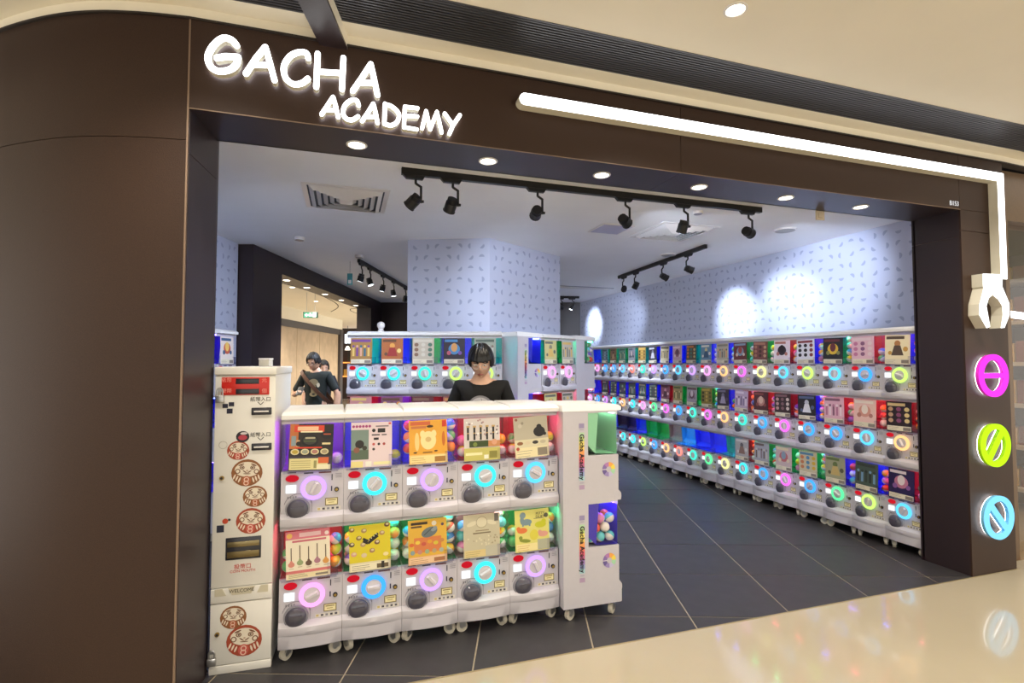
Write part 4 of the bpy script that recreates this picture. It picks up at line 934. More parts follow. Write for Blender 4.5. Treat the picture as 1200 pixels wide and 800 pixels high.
# ================================================================== TRACK LIGHTS
bb = MB(); n = 16
bb.cyl((0, 0, .012), (0, 0, -.045), .038, .038, n); bb.cyl((0, 0, -.045), (0, 0, -.052), .041, .041, n)
for k in range(4): bb.cyl((0, 0, .014 + k * .007), (0, 0, .018 + k * .007), .034, .034, n)
bb.cyl((0, 0, .01), (0, 0, .036), .02, .02, n)
ME_CAN = bb.mesh('lamp_can', M_BLACK, smooth=35)
bb = MB(); bb.cyl((0, 0, -.0522), (0, 0, -.0535), .033, .032, n); ME_LENS = bb.mesh('lens', M_LAMPC)
def track(p0, p1, zr, heads, label):
    p0 = Vector((p0[0], p0[1], 0)); p1 = Vector((p1[0], p1[1], 0)); d = p1 - p0; ln = d.length; a = math.atan2(d.y, d.x)
    t = empty('track_light', (p0.x, p0.y, ZC), a); tag(t, label, 'track light', 'black track lights on the shop ceiling')
    ob('rail', boxmesh('rail', 0, ln, -.017, .017, -.042, 0.0, M_BLACK), t)
    for s, aim, en, size in heads:
        bb = MB(); bb.hexa([(-.06, -.013, -.066), (.045, -.013, -.066), (.045, .013, -.066), (-.06, .013, -.066), (-.085, -.013, -.040), (.06, -.013, -.040), (.06, .013, -.040), (-.085, .013, -.040)])
        bb.cyl((0, 0, -.06), (0, 0, -.095), .008); bb.cyl((0, 0, -.092), (.034, 0, -.112), .008); bb.cyl((.034, 0, -.108), (.034, 0, -.215), .008); bb.cyl((.052, 0, -.205), (-.01, 0, -.205), .009)
        h = bb.build('adapter_arm', M_BLACK, t, (s, 0, 0), smooth=35)
        w0 = p0 + d.normalized() * s + Vector((0, 0, ZC - .205)); v = (Vector(aim) - w0).normalized()
        q = (Matrix.Rotation(-a, 3, 'Z') @ v).to_track_quat('-Z', 'Y'); cn = ob('lamp_can', ME_CAN, t, (s - .01, 0, -.205)); cn.rotation_euler = q.to_euler(); ob('lens', ME_LENS, cn)
        ld = bpy.data.lights.new('spot_beam', 'SPOT'); ld.energy = en * 2.0; ld.color = (.71, .81, 1.0); ld.spot_size = size; ld.spot_blend = .85; ld.shadow_soft_size = .03
        ob('spot_beam', ld, cn, (0, 0, -.06))
WS = [on_x(*q, XW) for q in ((975, 330), (862, 372), (720, 385), (697, 380))]
def dsp(v, t=.0): return v
track((.33, 3.30), (3.15, 3.29), ZC, [(.09, (-.9, 4.6, 1.2), 60, 1.9), (.33, (.2, 5.2, .6), 32, 1.9), (.92, on_y(597, 345, 5.06), 26, .9), (1.60, on_x(975, 330, XW) + Vector((0, 1.2, -.7)), 34, 1.5), (2.10, (2.4, 4.6, 0), 60, 1.9), (2.70, WS[0], 46, .9)], 'long black track rail with six spotlights just behind the fascia')
track((3.585, 4.5), (3.72, 6.55), ZC, [(.33, WS[0] + Vector((0, .6, -.2)), 22, 1.0), (.85, WS[1], 40, .9), (1.55, (3.2, 7.6, .3), 110, 2.0), (1.9, WS[2], 40, .9)], 'black track rail with four spotlights beside the right papered wall')
t3a, t3b = cl(-1.83, 6.15), cl(-1.71, 8.6)
track(t3a[:2], t3b[:2], ZC, [(.1, cl(-2.5, 6.6, .2), 50, 1.9), (.42, cl(-1.2, 6.6, .5), 40, 1.9), (.98, cl(-2.4, 7.4, .3), 50, 1.9), (1.5, cl(-1.4, 7.8, .3), 40, 1.9), (2.2, cl(-2.2, 9.0, .3), 50, 1.9)], 'black track rail with five spotlights left of the papered pillar')
track((3.75, 8.9), (4.17, 8.82), ZC, [(.08, WS[3], 40, 1.0), (.3, (3.2, 9.2, .8), 150, 2.2)], 'short black track rail far back near the right wall')

# ================================================================== CEILING FITTINGS
def vent(cx, cy, s, label, rz=0):
    t = empty('ceiling_vent', (cx, cy, ZC), rz); tag(t, label, 'air vent', 'square ceiling vents')
    h = s / 2; wf = .035
    def fr(r0, r1, z0, z1):
        bb = MB()
        for k in range(4):
            M = Matrix.Rotation(k * math.pi / 2, 3, 'Z'); q = [M @ Vector(v) for v in ((-r1, -r1, z1), (r1, -r1, z1), (r0, -r0, z0), (-r0, -r0, z0))]; u = [v + Vector((0, 0, .004)) for v in q]
            bb.hexa([q[0], q[1], q[2], q[3], u[0], u[1], u[2], u[3]])
        return bb
    fr(h - wf, h, -.006, -.004).build('frame', M_WHITE, t)
    bb = MB(); bb.box(-h + .01, h - .01, -h + .01, h - .01, -.0015, -.0005); bb.build('backing', mat('vent_dark', '#4c5360', .7), t)
    for k in range(5):
        r = (h - wf - .012) * (1 - k / 5.6); fr(r - .032, r, -.028, -.004).build('vane', M_WHITE, t)
    bb = MB(); bb.box(-.045, .045, -.045, .045, -.03, -.026); bb.build('centre_plate', M_WHITE, t)
vent(.0, 4.07, .6, 'square white air vent in the shop ceiling above the front counter'); vent(2.95, 4.17, .6, 'square white air vent in the ceiling between the two right track rails')
def disc_fit(name, p, r, label, cat, m, h=.012):
    t = empty(name, (p.x, p.y, ZC)); tag(t, label, cat); bb = MB(); bb.cyl((0, 0, 0), (0, 0, -h), r, r * .92, 24); bb.build('rim', M_WHITE, t, smooth=35); bb = MB(); bb.cyl((0, 0, -h), (0, 0, -h - .002), r * .85, r * .8, 24); bb.build('grille', m, t, smooth=35)
disc_fit('ceiling_speaker', on_z(920, 269, ZC), .1, 'round grey ceiling speaker near the right wall', 'speaker', mat('speaker_mesh', '#a4a4a6', .6))
disc_fit('ceiling_speaker', on_z(783, 298, ZC), .09, 'small round speaker in the ceiling beside the second track rail', 'speaker', mat('speaker_mesh', '#a4a4a6', .6))
disc_fit('smoke_detector', on_z(351, 278, ZC), .05, 'small round detector on the ceiling near the corridor post', 'detector', M_GREY, .03)
disc_fit('smoke_detector', on_z(421, 299, ZC), .05, 'small round detector on the ceiling above the corridor track rail', 'detector', M_GREY, .03)
disc_fit('sprinkler', on_z(818, 248, ZC), .04, 'small sprinkler rose in the ceiling behind the long track rail', 'sprinkler', M_GREY, .02)
p = on_z(716, 268, ZC); t = empty('access_panel', (p.x, p.y, ZC)); tag(t, 'pale square access panel flush in the shop ceiling', 'panel'); ob('panel_frame', boxmesh('panel_frame', -.16, .16, -.16, .16, -.006, 0, M_WHITE, .001), t); ob('panel_door', boxmesh('panel_door', -.14, .14, -.14, .14, -.009, -.005, mat('panel_lilac', '#b9bbd6', .5), .001), t)
p = on_z(684, 337, ZC); t = empty('air_slot', (p.x, p.y, ZC)); tag(t, 'long slot air vent in the ceiling near the pillar', 'air vent'); ob('slot_frame', boxmesh('slot_frame', -.5, .5, -.12, .12, -.008, 0, M_GREY, .001), t)
for k in range(4): ob('slat', boxmesh('slat', -.48, .48, -.1 + k * .055, -.07 + k * .055, -.012, -.006, M_WHITE, .001), t)
p = on_y(960, 252.5, 2.87); t = empty('soffit_tag', (p.x, YI, p.z)); tag(t, 'small beige notice plate hanging from the back of the fascia', 'plate'); ob('plate', boxmesh('plate', -.04, .04, .0, .006, -.035, .035, mat('beige_plate', '#c8b8a0', .5), .001), t)
bb = MB(); bb.box(-.02, .02, -.001, 0, -.02, -.016); bb.box(-.02, -.015, -.001, 0, -.02, .015); bb.build('plate_mark', mat('plate_ink', '#a89880', .5), t)
# hanging green-blue pictogram plate before the corridor beam
p = cl(-1.98, 6.3, 0); t = empty('hanging_sign', (p.x, p.y, 2.44), -TH); tag(t, 'small teal pictogram plate hung from the ceiling before the corridor', 'sign')
ob('plate', boxmesh('plate', -.032, .032, -.004, .004, 0, .14, mat('teal_plate', '#4a9aa4', .3), .002), t); ob('pictogram', boxmesh('pictogram', -.018, .018, -.0055, -.003, .015, .06, M_WHITE, .001), t); bb = MB(); bb.cyl((0, 0, .14), (0, 0, ZC - 2.44), .003); bb.build('rod', M_STEEL, t)
# white ball topper on the pillar row
p = cl(-1.26, 4.98, .14 + 3 * UH + .0435); t = empty('round_topper', p); tag(t, 'white ball topper standing on the machines before the pillar', 'ornament')
bb = MB(); bb.cyl((0, 0, -.002), (0, 0, .03), .035, .02, 16); bb.build('foot', M_WHITE, t, smooth=40); bb = MB(); bb.ball((0, 0, .062), .038, nu=20, nv=14); bb.build('ball', M_WHITE, t, smooth=60)

# ================================================================== CORRIDOR BEYOND THE PORTAL
b = MB(); q = [cl(-14, 4), cl(-2.6, 4), cl(-2.6, 10.6), cl(-2.6, 24), cl(-14, 24)]; b.face([(p.x, p.y, -.005) for p in q]); tag(b.build('floor_corridor', M_MARBLE), kind='structure')
b = MB(); q = [cl(-14, 3), cl(-2.9, 3), cl(-2.9, 24), cl(-14, 24)]; b.face([(p.x, p.y, 2.86) for p in q]); tag(b.build('ceiling_corridor', M_MCEIL), kind='structure')
M_WOOD = mat('pale_wood', '#bfa88c', .45, 0, .12, 4)
cw = tag(empty('wall_corridor', cl(-5.6, 12)), kind='structure')
for k in range(9): cbox('wood_panel', -5.7, -5.6 + .006 * (k % 2), 9.5 + k * .8, 10.294 + k * .8, 0, 2.38, M_WOOD, cw)
cbox('dark_band', -5.72, -5.54, 9.5, 16.7, 2.38, 2.55, mat('dark_grey_band', '#4a4648', .5), cw)
cbox('end_post', -5.72, -5.52, 16.7, 16.95, 0, 2.55, mat('dark_grey_band', '#4a4648', .5), cw)
cbox('bulkhead', -6.2, -5.55, 9.5, 16.95, 2.55, 2.86, M_MCEIL, cw)
# curved dark slots in the corridor ceiling
def slot(pts, label):
    pts = [cl(*q) for q in pts]; sp = smooth_path([(p.x, p.y) for p in pts], 6); bb = sweep(sp, -.008, .008, 2.854, 2.862); o = bb.build('ceiling_slot', M_CAVITY); tag(o, label, 'air slot')
slot([(-4.4, 6.5), (-4.0, 8.5), (-3.9, 10.5), (-4.2, 12.5), (-4.9, 14)], 'thin curved dark slot sweeping across the corridor ceiling')
slot([(-3.2, 14.5), (-3.9, 13.2), (-4.25, 13.6), (-4.3, 15), (-4.0, 18), (-3.4, 21)], 'thin dark slot curving back on itself in the corridor ceiling')
t = empty('exit_sign', cl(-3.93, 10.1, 2.36), -TH); tag(t, 'green exit sign with white running figure and arrow hanging in the corridor', 'exit sign')
ob('sign_box', boxmesh('sign_box', -.14, .14, -.02, .02, 0, .115, mat('exit_dark', '#0f3a2c', .4), .003), t)
pr = Print(lambda u, v, e: (u, -.0205 - e, v)); pr.rect(-.125, .012, .125, .103, '#1a6a50'); pr.poly([(-.11, .055), (-.07, .09), (-.07, .068), (-.03, .068), (-.03, .042), (-.07, .042), (-.07, .02)], '#eafff4'); pr.rect(.05, .015, .11, .1, '#eafff4'); pr.disc(.0, .085, .012, '#eafff4'); pr.line([(0, .075), (.012, .05), (-.012, .03)], .014, '#eafff4'); pr.line([(.012, .05), (.035, .03)], .012, '#eafff4'); pr.line([(-.02, .06), (.03, .065)], .01, '#eafff4')
o = pr.build('pictogram', M_PRINT, t)
bb = MB(); bb.cyl((-.08, 0, .113), (-.08, 0, .5), .004); bb.cyl((.08, 0, .113), (.08, 0, .5), .004); bb.build('hanger', M_STEEL, t)
for k, (l, f) in enumerate(((-4.2, 7.0), (-4.0, 9.4), (-4.4, 11.6), (-3.6, 15.0), (-4.2, 18.0))):  # lamps added to brighten the corridor
    downlight('downlight', cl(l, f, 2.86), .06, 'downlight added to the corridor ceiling for its light, %s along the corridor' % ords[k], 'downlight', 'added corridor ceiling downlights', energy=230, spot=2.6, color=(1, .93, .80))
# dark shop far down the corridor
sh = empty('corridor_shop', cl(-5.0, 21, 0), -TH); tag(sh, 'dark shop with glowing shelves at the end of the corridor', 'shop')
ob('back_wall', boxmesh('back_wall', -3.2, 3.0, 0, .1, 0, 2.86, mat('shop_dark', '#2a1c18', .6)), sh)
ob('light_box', boxmesh('light_box', -1.75, -1.2, -.08, 0, 2.25, 2.62, emit('lightbox', (.9, .95, 1), 1.5)), sh)
for k, zz in enumerate((.9, 1.45)): ob('lit_shelf', boxmesh('lit_shelf', -2.0, 1.0, -.3, 0, zz, zz + .05, emit('amber', (1, .35, .08), 1.3)), sh)
for k in range(10): ob('goods', boxmesh('goods', -2.0 + k * .28, -1.82 + k * .28, -.25, -.05, .95, 1.15 + .06 * (k % 3), mat('goods_%d' % (k % 3), ('#8a4a2a', '#c0923a', '#5a2c24')[k % 3], .5)), sh)
t = empty('pendant_lamp', cl(-6.18, 19.5, 1.95)); tag(t, 'small white pendant lamp shining in the dark corridor shop', 'pendant lamp'); bb = MB(); bb.cyl((0, 0, 0), (0, 0, .14), .10, .04, 16); bb.build('shade', emit('pendant', (1, .9, .75), 3), t, smooth=40); bb = MB(); bb.cyl((0, 0, .14), (0, 0, .91), .008); bb.build('cord', M_BLACK, t)

# ================================================================== NEXT SHOP TO THE RIGHT
nx = tag(empty('wall_next', (XP, 2.6, 0)), kind='structure')
def nbox(name, x0, x1, y0, y1, z0, z1, m): bb = MB(); bb.box(x0 - XP, x1 - XP, y0 - 2.6, y1 - 2.6, z0, z1); return bb.build(name, m, nx)
M_BROWN2 = mat('brown_tan_laminate', '#6a5238', .4, 0, .1, 120)
nbox('post', XP + .004, 4.9, 2.62, 2.80, 0, 2.99, M_BROWN2); nbox('header', 4.9, 7.5, 2.62, 2.80, 2.6, 2.99, M_BROWN2)
nbox('back_wall', 4.8, 7.5, 5.6, 5.7, 0, 3, mat('next_wall', '#4a3020', .6)); nbox('side_wall', 4.72, 4.8, 2.8, 5.7, 0, 3, mat('next_wall', '#4a3020', .6)); nbox('inner_ceiling', 4.72, 7.5, 2.8, 5.7, 2.75, 2.8, mat('next_ceiling', '#3a3430', .6)); nbox('inner_floor', 4.72, 7.5, 2.62, 5.7, -.01, .004, mat('next_floor', '#9a8468', .3))
pane = tag(ob('window_1', boxmesh('window_1', 4.9, 7.4, 2.70, 2.71, .02, 2.6, glass('shop_glass'))), kind='structure')
nbox('far_wall', 7.5, 7.58, 2.8, 5.7, 0, 3, mat('next_wall', '#4a3020', .6))
shf = empty('display_shelf', (6.45, 3.75, 0), -math.pi / 2); tag(shf, 'wooden display shelving with goods inside the neighbouring shop', 'shelf')
ob('upright', boxmesh('upright', -.75, -.70, 0, .4, 0, 2.5, M_WOOD), shf); ob('upright', boxmesh('upright', .9, .95, 0, .4, 0, 2.5, M_WOOD), shf); ob('back_panel', boxmesh('back_panel', -.75, .95, .38, .4, 0, 2.5, mat('shelf_back', '#7a5634', .5)), shf)
for k in range(6):
    ob('shelf_board', boxmesh('shelf_board', -.72, .92, 0, .4, .2 + k * .42, .24 + k * .42, M_WOOD), shf)
    for j in range(8):
        hh = random.uniform(.12, .26); t = ob('goods_box', boxmesh('goods_box', -.09, .09, -.1, .1, 0, hh, mat('box_%d' % (j % 4), ('#c89a48', '#8a4a2c', '#d8c8a0', '#4a5a3a')[(j + k) % 4], .5), .004), None, (6.63, 3.75 + .6 - j * .195, .24 + k * .42), (0, 0, -math.pi / 2))
        tag(t, 'packed goods box on the neighbouring shop shelf, %s board, %s from the pier' % (ords[k], ords[j]), 'box', 'goods on the neighbouring shelf')
t = empty('tube_lamp', (5.75, 3.05, 1.92)); tag(t, 'bright white tube lamp hanging inside the neighbouring shop', 'lamp'); bb = MB(); bb.cyl((-.35, -.1, 0), (.5, .1, 0), .03); bb.build('tube', emit('tube', (1, .97, .95), 5), t, smooth=40)
bb = MB(); bb.cyl((-.2, -.06, .02), (-.2, -.06, .835), .006); bb.cyl((.4, .08, .02), (.4, .08, .835), .006); bb.build('hanger', M_BLACK, t)
for k, (x, y) in enumerate(((5.3, 3.3), (5.9, 4.0))): downlight('downlight', (x, y, 2.75), .05, 'warm downlight in the neighbouring shop ceiling, %s from its window' % ords[k], 'downlight', 'neighbouring shop downlights', energy=16, spot=2.3, color=(1, .76, .48))

# ================================================================== PEOPLE
M_SKIN = mat('skin', '#dcb095', .5, 0, .03, 40); M_SKIN2 = mat('skin_tan', '#c99a7c', .5, 0, .03, 40)
M_HAIR = mat('black_hair', '#0d0c0e', .28, 0, .25, 90, .3); M_HAIR2 = mat('dark_hair', '#15100e', .62, 0, .25, 90, .3)
def skin_mesh(name, joints, edges, m, sub=2):
    """joints: {key: (pos, (rx, ry))}; a continuous surface grown round the joint edges"""
    keys = list(joints); me = bpy.data.meshes.new(name); me.from_pydata([joints[k][0] for k in keys], [(keys.index(a), keys.index(c)) for a, c in edges], [])
    o = bpy.data.objects.new(name, me); COL.objects.link(o)
    sk = o.modifiers.new('skin', 'SKIN'); sk.use_smooth_shade = True
    for i, k in enumerate(keys):
        r = joints[k][1]; me.skin_vertices[0].data[i].radius = r if isinstance(r, tuple) else (r, r); me.skin_vertices[0].data[i].use_root = (i == 0)
    sd = o.modifiers.new('sub', 'SUBSURF'); sd.levels = sub; sd.render_levels = sub
    dg = bpy.context.evaluated_depsgraph_get(); out = bpy.data.meshes.new_from_object(o.evaluated_get(dg)); out.name = name
    bpy.data.objects.remove(o); bpy.data.meshes.remove(me)
    out.materials.clear(); out.materials.append(m)
    for p in out.polygons: p.use_smooth = True; p.material_index = 0
    return out
def head_shape(p):
    """unit sphere direction -> head surface, face towards -y; half height .115"""
    x, y, z = p; X, Y, Z = x * .076, y * .095, z * .115
    if z < .1:
        t = min(1, (.1 - z) / 1.1); X *= 1 - .34 * t * t; 
        if y > 0: Y *= 1 - .35 * t
        else: Y *= 1 - .10 * t
    if y < 0:
        Y -= .024 * math.exp(-((x / .13) ** 2 + ((z + .14) / .20) ** 2))      # nose
        Y += .010 * math.exp(-(((abs(x) - .36) / .16) ** 2 + ((z - .06) / .12) ** 2))  # eye hollows
        Y -= .006 * math.exp(-((x / .3) ** 2 + ((z + .50) / .10) ** 2))      # lips
        Y -= .007 * math.exp(-((x / .25) ** 2 + ((z + .82) / .16) ** 2))     # chin
    return Vector((X, Y, Z))
def sph(n=40, m_=28):
    vs = []; fs = []
    for j in range(m_ + 1):
        ph = math.pi * j / m_
        for i in range(n):
            t = 2 * math.pi * i / n; vs.append((math.sin(ph) * math.cos(t), math.sin(ph) * math.sin(t), math.cos(ph)))
    for j in range(m_):
        for i in range(n): fs.append((j * n + i, (j + 1) * n + i, (j + 1) * n + (i + 1) % n, j * n + (i + 1) % n))
    return vs, fs
def clean(me):
    bm = bmesh.new(); bm.from_mesh(me); bmesh.ops.remove_doubles(bm, verts=bm.verts, dist=1e-5); bmesh.ops.recalc_face_normals(bm, faces=bm.faces); bm.to_mesh(me); bm.free()
    for p in me.polygons: p.use_smooth = True
    return me
def join_meshes(name, parts, m):
    bm = bmesh.new()
    for me, M in parts:
        t = me.copy(); t.transform(M); bm.from_mesh(t); bpy.data.meshes.remove(t)
    out = bpy.data.meshes.new(name); bm.to_mesh(out); bm.free(); out.materials.append(m)
    for p in out.polygons: p.material_index = 0; p.use_smooth = True
    return out
def hair_mesh(style, m):
    vs, fs = sph(56, 40); out = []
    for x, y, z in vs:
        p = head_shape((x, y, max(z, -.45))); k = 1.13 if z > -.2 else 1.08
        n = Vector((x, y, z)); q = Vector((p.x * k, (p.y if y > 0 else max(p.y, -.1)) * k, p.z * (1.1 if z > 0 else 1.0)))
        w = .0035 * math.sin(17 * math.atan2(y, x)) + .002 * math.sin(31 * math.atan2(y, x) + 3 * z)
        q += n * w
        if style == 'bowl': q.x *= 1.07; q.z += .004
        if style == 'quiff' and z > .2: q.z += .016; q.y -= .008
        out.append(q)
    def keep(x, y, z):
        a = math.atan2(x, -y)            # 0 = face centre
        aa = abs(a)
        if style == 'bowl': lim = (.22 + .05 * math.sin(9 * a)) if aa < .85 else (-.18 if aa < 1.7 else -.55)
        else: lim = (.50 + .05 * math.sin(7 * a)) if aa < .75 else (.05 if aa < 1.25 else (-.10 if aa < 1.8 else -.5))
        return z > lim
    f2 = []
    for f in fs:
        c = [sum(vs[i][k] for i in f) / 4 for k in range(3)]; l = math.sqrt(sum(v * v for v in c)) or 1
        if keep(*(v / l for v in c)): f2.append(f)
    me = bpy.data.meshes.new('hair'); me.from_pydata(out, [], f2); clean(me)
    bm = bmesh.new(); bm.from_mesh(me)
    bmesh.ops.delete(bm, geom=[v for v in bm.verts if not v.link_faces], context='VERTS')
    bmesh.ops.solidify(bm, geom=bm.faces[:], thickness=.012); bm.to_mesh(me); bm.free(); clean(me); me.materials.append(m); return me
HAND = skin_mesh('hand', dict([('w', ((0, 0, .01), .023)), ('p', ((0, 0, -.035), (.030, .014))), ('k', ((0, 0, -.07), (.036, .013))),
    ('i0', ((.028, -.002, -.088), .009)), ('i1', ((.030, -.016, -.118), .0085)), ('i2', ((.026, -.036, -.125), .0075)),
    ('m0', ((.010, -.002, -.092), .009)), ('m1', ((.011, -.018, -.126), .0085)), ('m2', ((.010, -.042, -.132), .0075)),
    ('r0', ((-.009, -.002, -.09), .009)), ('r1', ((-.009, -.018, -.120), .0085)), ('r2', ((-.008, -.040, -.126), .0075)),
    ('l0', ((-.027, -.002, -.084), .008)), ('l1', ((-.028, -.014, -.106), .0075)), ('l2', ((-.025, -.030, -.110), .0065)),
    ('t0', ((.034, -.010, -.038), .011)), ('t1', ((.046, -.026, -.062), .0095)), ('t2', ((.040, -.040, -.082), .008))]),
    [('w', 'p'), ('p', 'k'), ('k', 'i0'), ('i0', 'i1'), ('i1', 'i2'), ('k', 'm0'), ('m0', 'm1'), ('m1', 'm2'), ('k', 'r0'), ('r0', 'r1'), ('r1', 'r2'), ('k', 'l0'), ('l0', 'l1'), ('l1', 'l2'), ('p', 't0'), ('t0', 't1'), ('t1', 't2')], M_SKIN, 1)
def person(label, loc, rz, arms, head, hair, skin, shirt, trousers, group=None, glasses=True, scale=1.0):
    """faces -y; arms = ((elbow, wrist) right(-x), left(+x)); head = (centre, pitch forward, yaw)"""
    t = empty('person', loc, rz); t.scale = (scale,) * 3; tag(t, label, 'person', group)
    hc = Vector(head[0]); HM = Matrix.Translation(hc) @ Matrix.Rotation(head[2], 4, 'Z') @ Matrix.Rotation(head[1], 4, 'X')
    nb = Vector((0, .015, 1.385)); nt = HM @ Vector((0, .025, -.065))
    J = {'pelvis': ((0, 0, .90), (.135, .10)), 'waist': ((0, 0, 1.04), (.125, .092)), 'chest': ((0, .005, 1.24), (.145, .10)), 'collar': ((0, .015, 1.35), (.066, .052)), 'neck': (tuple(nb), .052), 'neck2': (tuple(nt), .046)}
    E_ = [('pelvis', 'waist'), ('waist', 'chest'), ('chest', 'collar'), ('collar', 'neck'), ('neck', 'neck2')]
    for s, (el, wr) in zip((-1, 1), arms):
        c = 'R' if s < 0 else 'L'
        J['sh' + c] = ((s * .145, .01, 1.33), .045); J['ua' + c] = (tuple(Vector((s * .15, .01, 1.33)).lerp(Vector(el), .5)), .042); J['el' + c] = (tuple(el), .038); J['fa' + c] = (tuple(Vector(el).lerp(Vector(wr), .4)), .036); J['wr' + c] = (tuple(wr), .025)
        E_ += [('collar', 'sh' + c), ('sh' + c, 'ua' + c), ('ua' + c, 'el' + c), ('el' + c, 'fa' + c), ('fa' + c, 'wr' + c)]
        J['hp' + c] = ((s * .085, 0, .84), .085); J['kn' + c] = ((s * .10, -.01, .48), .056); J['an' + c] = ((s * .105, .015, .09), .038); J['ft' + c] = ((s * .11, -.11, .035), (.034, .028))
        E_ += [('pelvis', 'hp' + c), ('hp' + c, 'kn' + c), ('kn' + c, 'an' + c), ('an' + c, 'ft' + c)]
    core = skin_mesh('core', J, E_, skin)
    vs, fs = sph(); hm = bpy.data.meshes.new('head'); hm.from_pydata([head_shape(v) for v in vs], [], fs); clean(hm)
    ear = MB(); [ear.ball((s * .074, .012, -.004), .010, .018, .030, 12, 8) for s in (-1, 1)]; em = ear.mesh('ear', skin, smooth=60)
    parts = [(core, Matrix()), (hm, HM), (em, HM)]
    for s, (el, wr) in zip((-1, 1), arms):
        d = (Vector(wr) - Vector(el)).normalized(); q = d.to_track_quat('-Z', 'Y'); tw = Matrix.Rotation(0 if s > 0 else 0, 4, 'Z')
        parts.append((HAND, Matrix.Translation(Vector(wr)) @ q.to_matrix().to_4x4() @ Matrix.Diagonal((-s, 1, 1, 1))))
    ob('body', join_meshes('body', parts, skin), t)
    def grow(keys, edges, name, m, add, cut=None):
        K = {k: (J[k][0], tuple(v + add for v in (J[k][1] if isinstance(J[k][1], tuple) else (J[k][1],) * 2))) for k in keys}
        if cut: K.update(cut)
        return ob(name, skin_mesh(name, K, edges, m), t)
    cut = {}
    ek = []
    for s, (el, wr) in zip((-1, 1), arms):
        c = 'R' if s < 0 else 'L'; u0 = Vector(J['sh' + c][0]); u1 = Vector(el)
        cut['sv' + c] = (tuple(u0.lerp(u1, .45)), .056); cut['sw' + c] = (tuple(u0.lerp(u1, .86)), .058); ek += [('collar', 'sh' + c), ('sh' + c, 'sv' + c), ('sv' + c, 'sw' + c)]
    cut['hem'] = ((0, 0, .82), (.155, .118)); cut['collar'] = ((0, .012, 1.362), (.096, .078)); cut['chest'] = ((0, .005, 1.23), (.165, .112))
    for s in (-1, 1): cut['sh' + ('R' if s < 0 else 'L')] = ((s * .145, .01, 1.328), .068)
    sh_ = grow(['pelvis', 'waist', 'chest', 'collar', 'shR', 'shL'], [('hem', 'pelvis'), ('pelvis', 'waist'), ('waist', 'chest'), ('chest', 'collar')] + ek, 'shirt', shirt, .014, cut)
    grow(['pelvis', 'hpR', 'knR', 'anR', 'hpL', 'knL', 'anL'], [('pelvis', 'hpR'), ('hpR', 'knR'), ('knR', 'anR'), ('pelvis', 'hpL'), ('hpL', 'knL'), ('knL', 'anL')], 'trousers', trousers, .012)
    for s in (-1, 1):
        bb = MB(); bb.ball((s * .108, -.045, .042), .048, .125, .042, 16, 10); ob('shoe', bb.mesh('shoe', mat('shoe', '#2a2a2c', .5), smooth=60), t)
    hr = ob('hair', hair_mesh(hair[0], hair[1]), t); hr.matrix_local = HM
    for s in (-1, 1):
        bb = MB(); bb.ball((0, 0, 0), .0125, .006, .0042, 12, 8); bb.ball((0, -.004, 0), .005, .003, .0036, 10, 6, 1)
        e = ob('eye', bb.mesh('eye', [mat('eye_white', '#e8e2dc', .3), mat('iris', '#241812', .2)], smooth=60), t); e.matrix_local = HM @ Matrix.Translation((s * .029, -.083, .004))
        bb = MB(); bb.ball((0, 0, 0), .017, .004, .0035, 12, 6); e = ob('eyebrow', bb.mesh('eyebrow', hair[1], smooth=60), t); e.matrix_local = HM @ Matrix.Translation((s * .030, -.091, .026)) @ Matrix.Rotation(s * .12, 4, 'Y')
    bb = MB(); bb.ball((0, 0, 0), .022, .005, .0055, 14, 6); e = ob('mouth', bb.mesh('mouth', mat('lips', '#a0605a', .4), smooth=60), t); e.matrix_local = HM @ Matrix.Translation((0, -.0955, -.058))
    if glasses:
        bb = MB()
        for s in (-1, 1):
            pts = [(s * .031 + .022 * math.cos(a), -.102, .002 + .017 * math.sin(a)) for a in [2 * math.pi * k / 14 for k in range(15)]]
            for a, c in zip(pts, pts[1:]): bb.cyl(a, c, .0016, n=6)
            bb.cyl((s * .053, -.102, .006), (s * .074, .01, .008), .0015, n=6)
        bb.cyl((-.009, -.103, .004), (.009, -.103, .004), .0015, n=6)
        g_ = ob('glasses', bb.mesh('glasses', glasses if not isinstance(glasses, bool) else M_STEEL, smooth=40), t); g_.matrix_local = HM
    return t, sh_, HM
def chest_print(t, draw, y0, name='shirt_print'):
    pr = Print(lambda u, v, e: (u, y0 - e + .9 * u * u, v)); draw(pr); return tag(pr.build(name, M_PRINT, t), kind='stuff')
# shop assistant looking down behind the counter
M_TEE = mat('black_cotton', '#08080a', .85, 0, .1, 200, .2)
pe = cl(-.215, 3.66)
ta, _, _ = person('person in a black t-shirt with bowl cut hair looking down behind the counter', (pe.x, pe.y, 0), -TH, (((-.245, .02, 1.07), (-.13, -.13, 1.0)), ((.245, .02, 1.07), (.12, -.13, 1.0))), ((0, -.05, 1.505), .40, .0), ('bowl', M_HAIR), M_SKIN, M_TEE, mat('dark_denim', '#22242c', .8), scale=1.0)
def badge(pr):
    pr.disc(0, 1.185, .088, '#8e8c90', n=28); pr.disc(0, 1.185, .074, '#c8c6ca', n=28); pr.disc(-.01, 1.2, .03, '#8a888e', .016); pr.disc(.02, 1.16, .03, '#a4a2a8', .02)
chest_print(ta, badge, -.128)
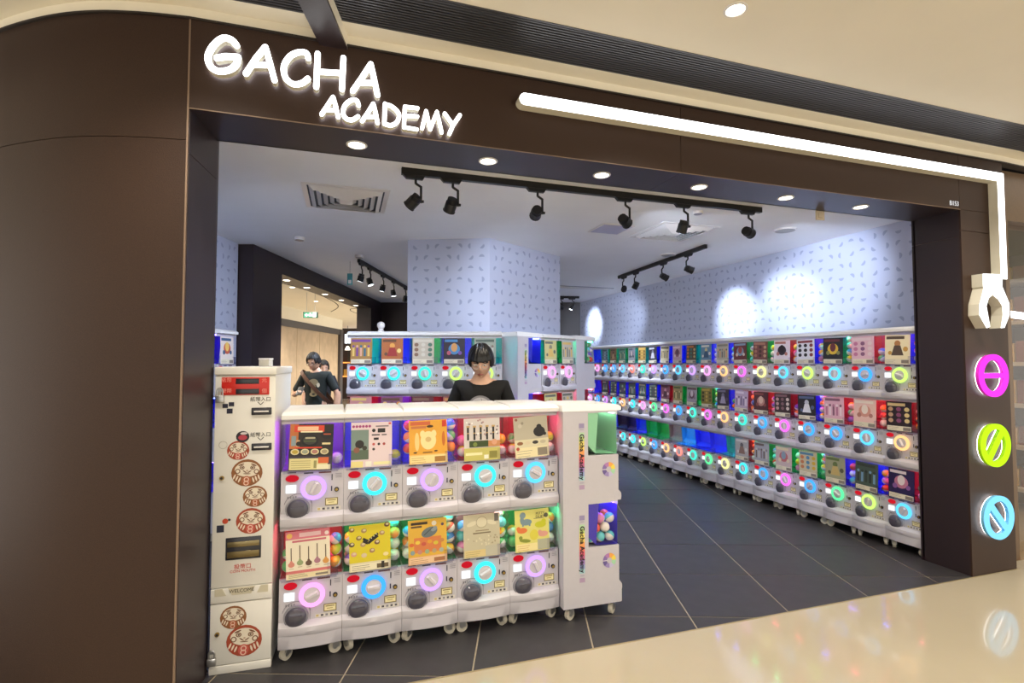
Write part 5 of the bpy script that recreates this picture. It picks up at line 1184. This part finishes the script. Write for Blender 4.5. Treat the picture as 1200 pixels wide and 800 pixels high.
# visitor in the corridor opening, reading a phone
pv = cl(-2.60, 6.9); FV = -TH + math.radians(2)
M_TEE2 = mat('dark_green_cotton', '#1c211c', .85, 0, .1, 200, .2)
tv_, _, HMv = person('person in a dark t-shirt with a brown strap reading a phone in the corridor opening', (pv.x, pv.y, 0), FV, (((-.29, .0, 1.06), (-.13, -.24, 1.12)), ((.27, .03, 1.08), (.255, -.02, .84))), ((-.02, -.03, 1.495), .30, -.18), ('quiff', M_HAIR2), M_SKIN2, M_TEE2, mat('black_trousers', '#18181a', .8), glasses=M_BLACK)
def tan_print(pr):
    pr.disc(.01, 1.235, .06, '#8a7a5c', .045); pr.rect(-.02, 1.10, .04, 1.19, '#9a8660'); pr.disc(.01, 1.08, .05, '#a08a60', .03); pr.disc(.012, 1.082, .02, '#3a3428', .014); pr.disc(.07, 1.2, .02, '#c8bca0', .03)
chest_print(tv_, tan_print, -.13)
# strap over the shoulder: a flat band wrapped round the torso
bb = MB(); N = 28
loop = []
for k in range(N):
    a = 2 * math.pi * k / N; loop.append((.02 + .21 * math.cos(a) , -.005 - .132 * math.sin(a), 1.16 - .225 * math.cos(a)))
for k in range(N):
    p, q = Vector(loop[k]), Vector(loop[(k + 1) % N]); u = Vector((.016, 0, .016)); bb.hexa([p - u, p + u, p + u + Vector((0, .004, 0)), p - u + Vector((0, .004, 0)), q - u, q + u, q + u + Vector((0, .004, 0)), q - u + Vector((0, .004, 0))])
ob('bag_strap', bb.mesh('bag_strap', mat('brown_leather', '#5c3a26', .5)), tv_)
M_ = Matrix.Translation(tv_.location) @ Matrix.Rotation(FV, 4, 'Z')
ph = empty('phone', M_ @ Vector((-.085, -.335, 1.135)), FV); ph.rotation_euler = (math.radians(-50), 0, FV); tag(ph, 'black phone held in front of the chest by the visitor', 'phone')
ob('case', boxmesh('case', -.037, .037, -.004, .004, -.075, .075, M_BLACK, .003), ph); ob('screen', boxmesh('screen', -.033, .033, .0035, .0048, -.07, .07, emit('phone_screen', (.8, .85, 1), .6)), ph)
# someone standing behind the visitor
pb = cl(-2.76, 7.55)
person('person standing close behind the visitor with the phone, mostly hidden', (pb.x, pb.y, 0), FV + .2, (((-.25, .0, 1.07), (-.24, -.05, .84)), ((.25, .0, 1.07), (.24, -.05, .84))), ((.02, -.02, 1.475), .1, .3), ('quiff', M_HAIR2), M_SKIN2, mat('black_cotton2', '#17161a', .85), mat('black_trousers', '#18181a', .8), glasses=False, scale=.95)
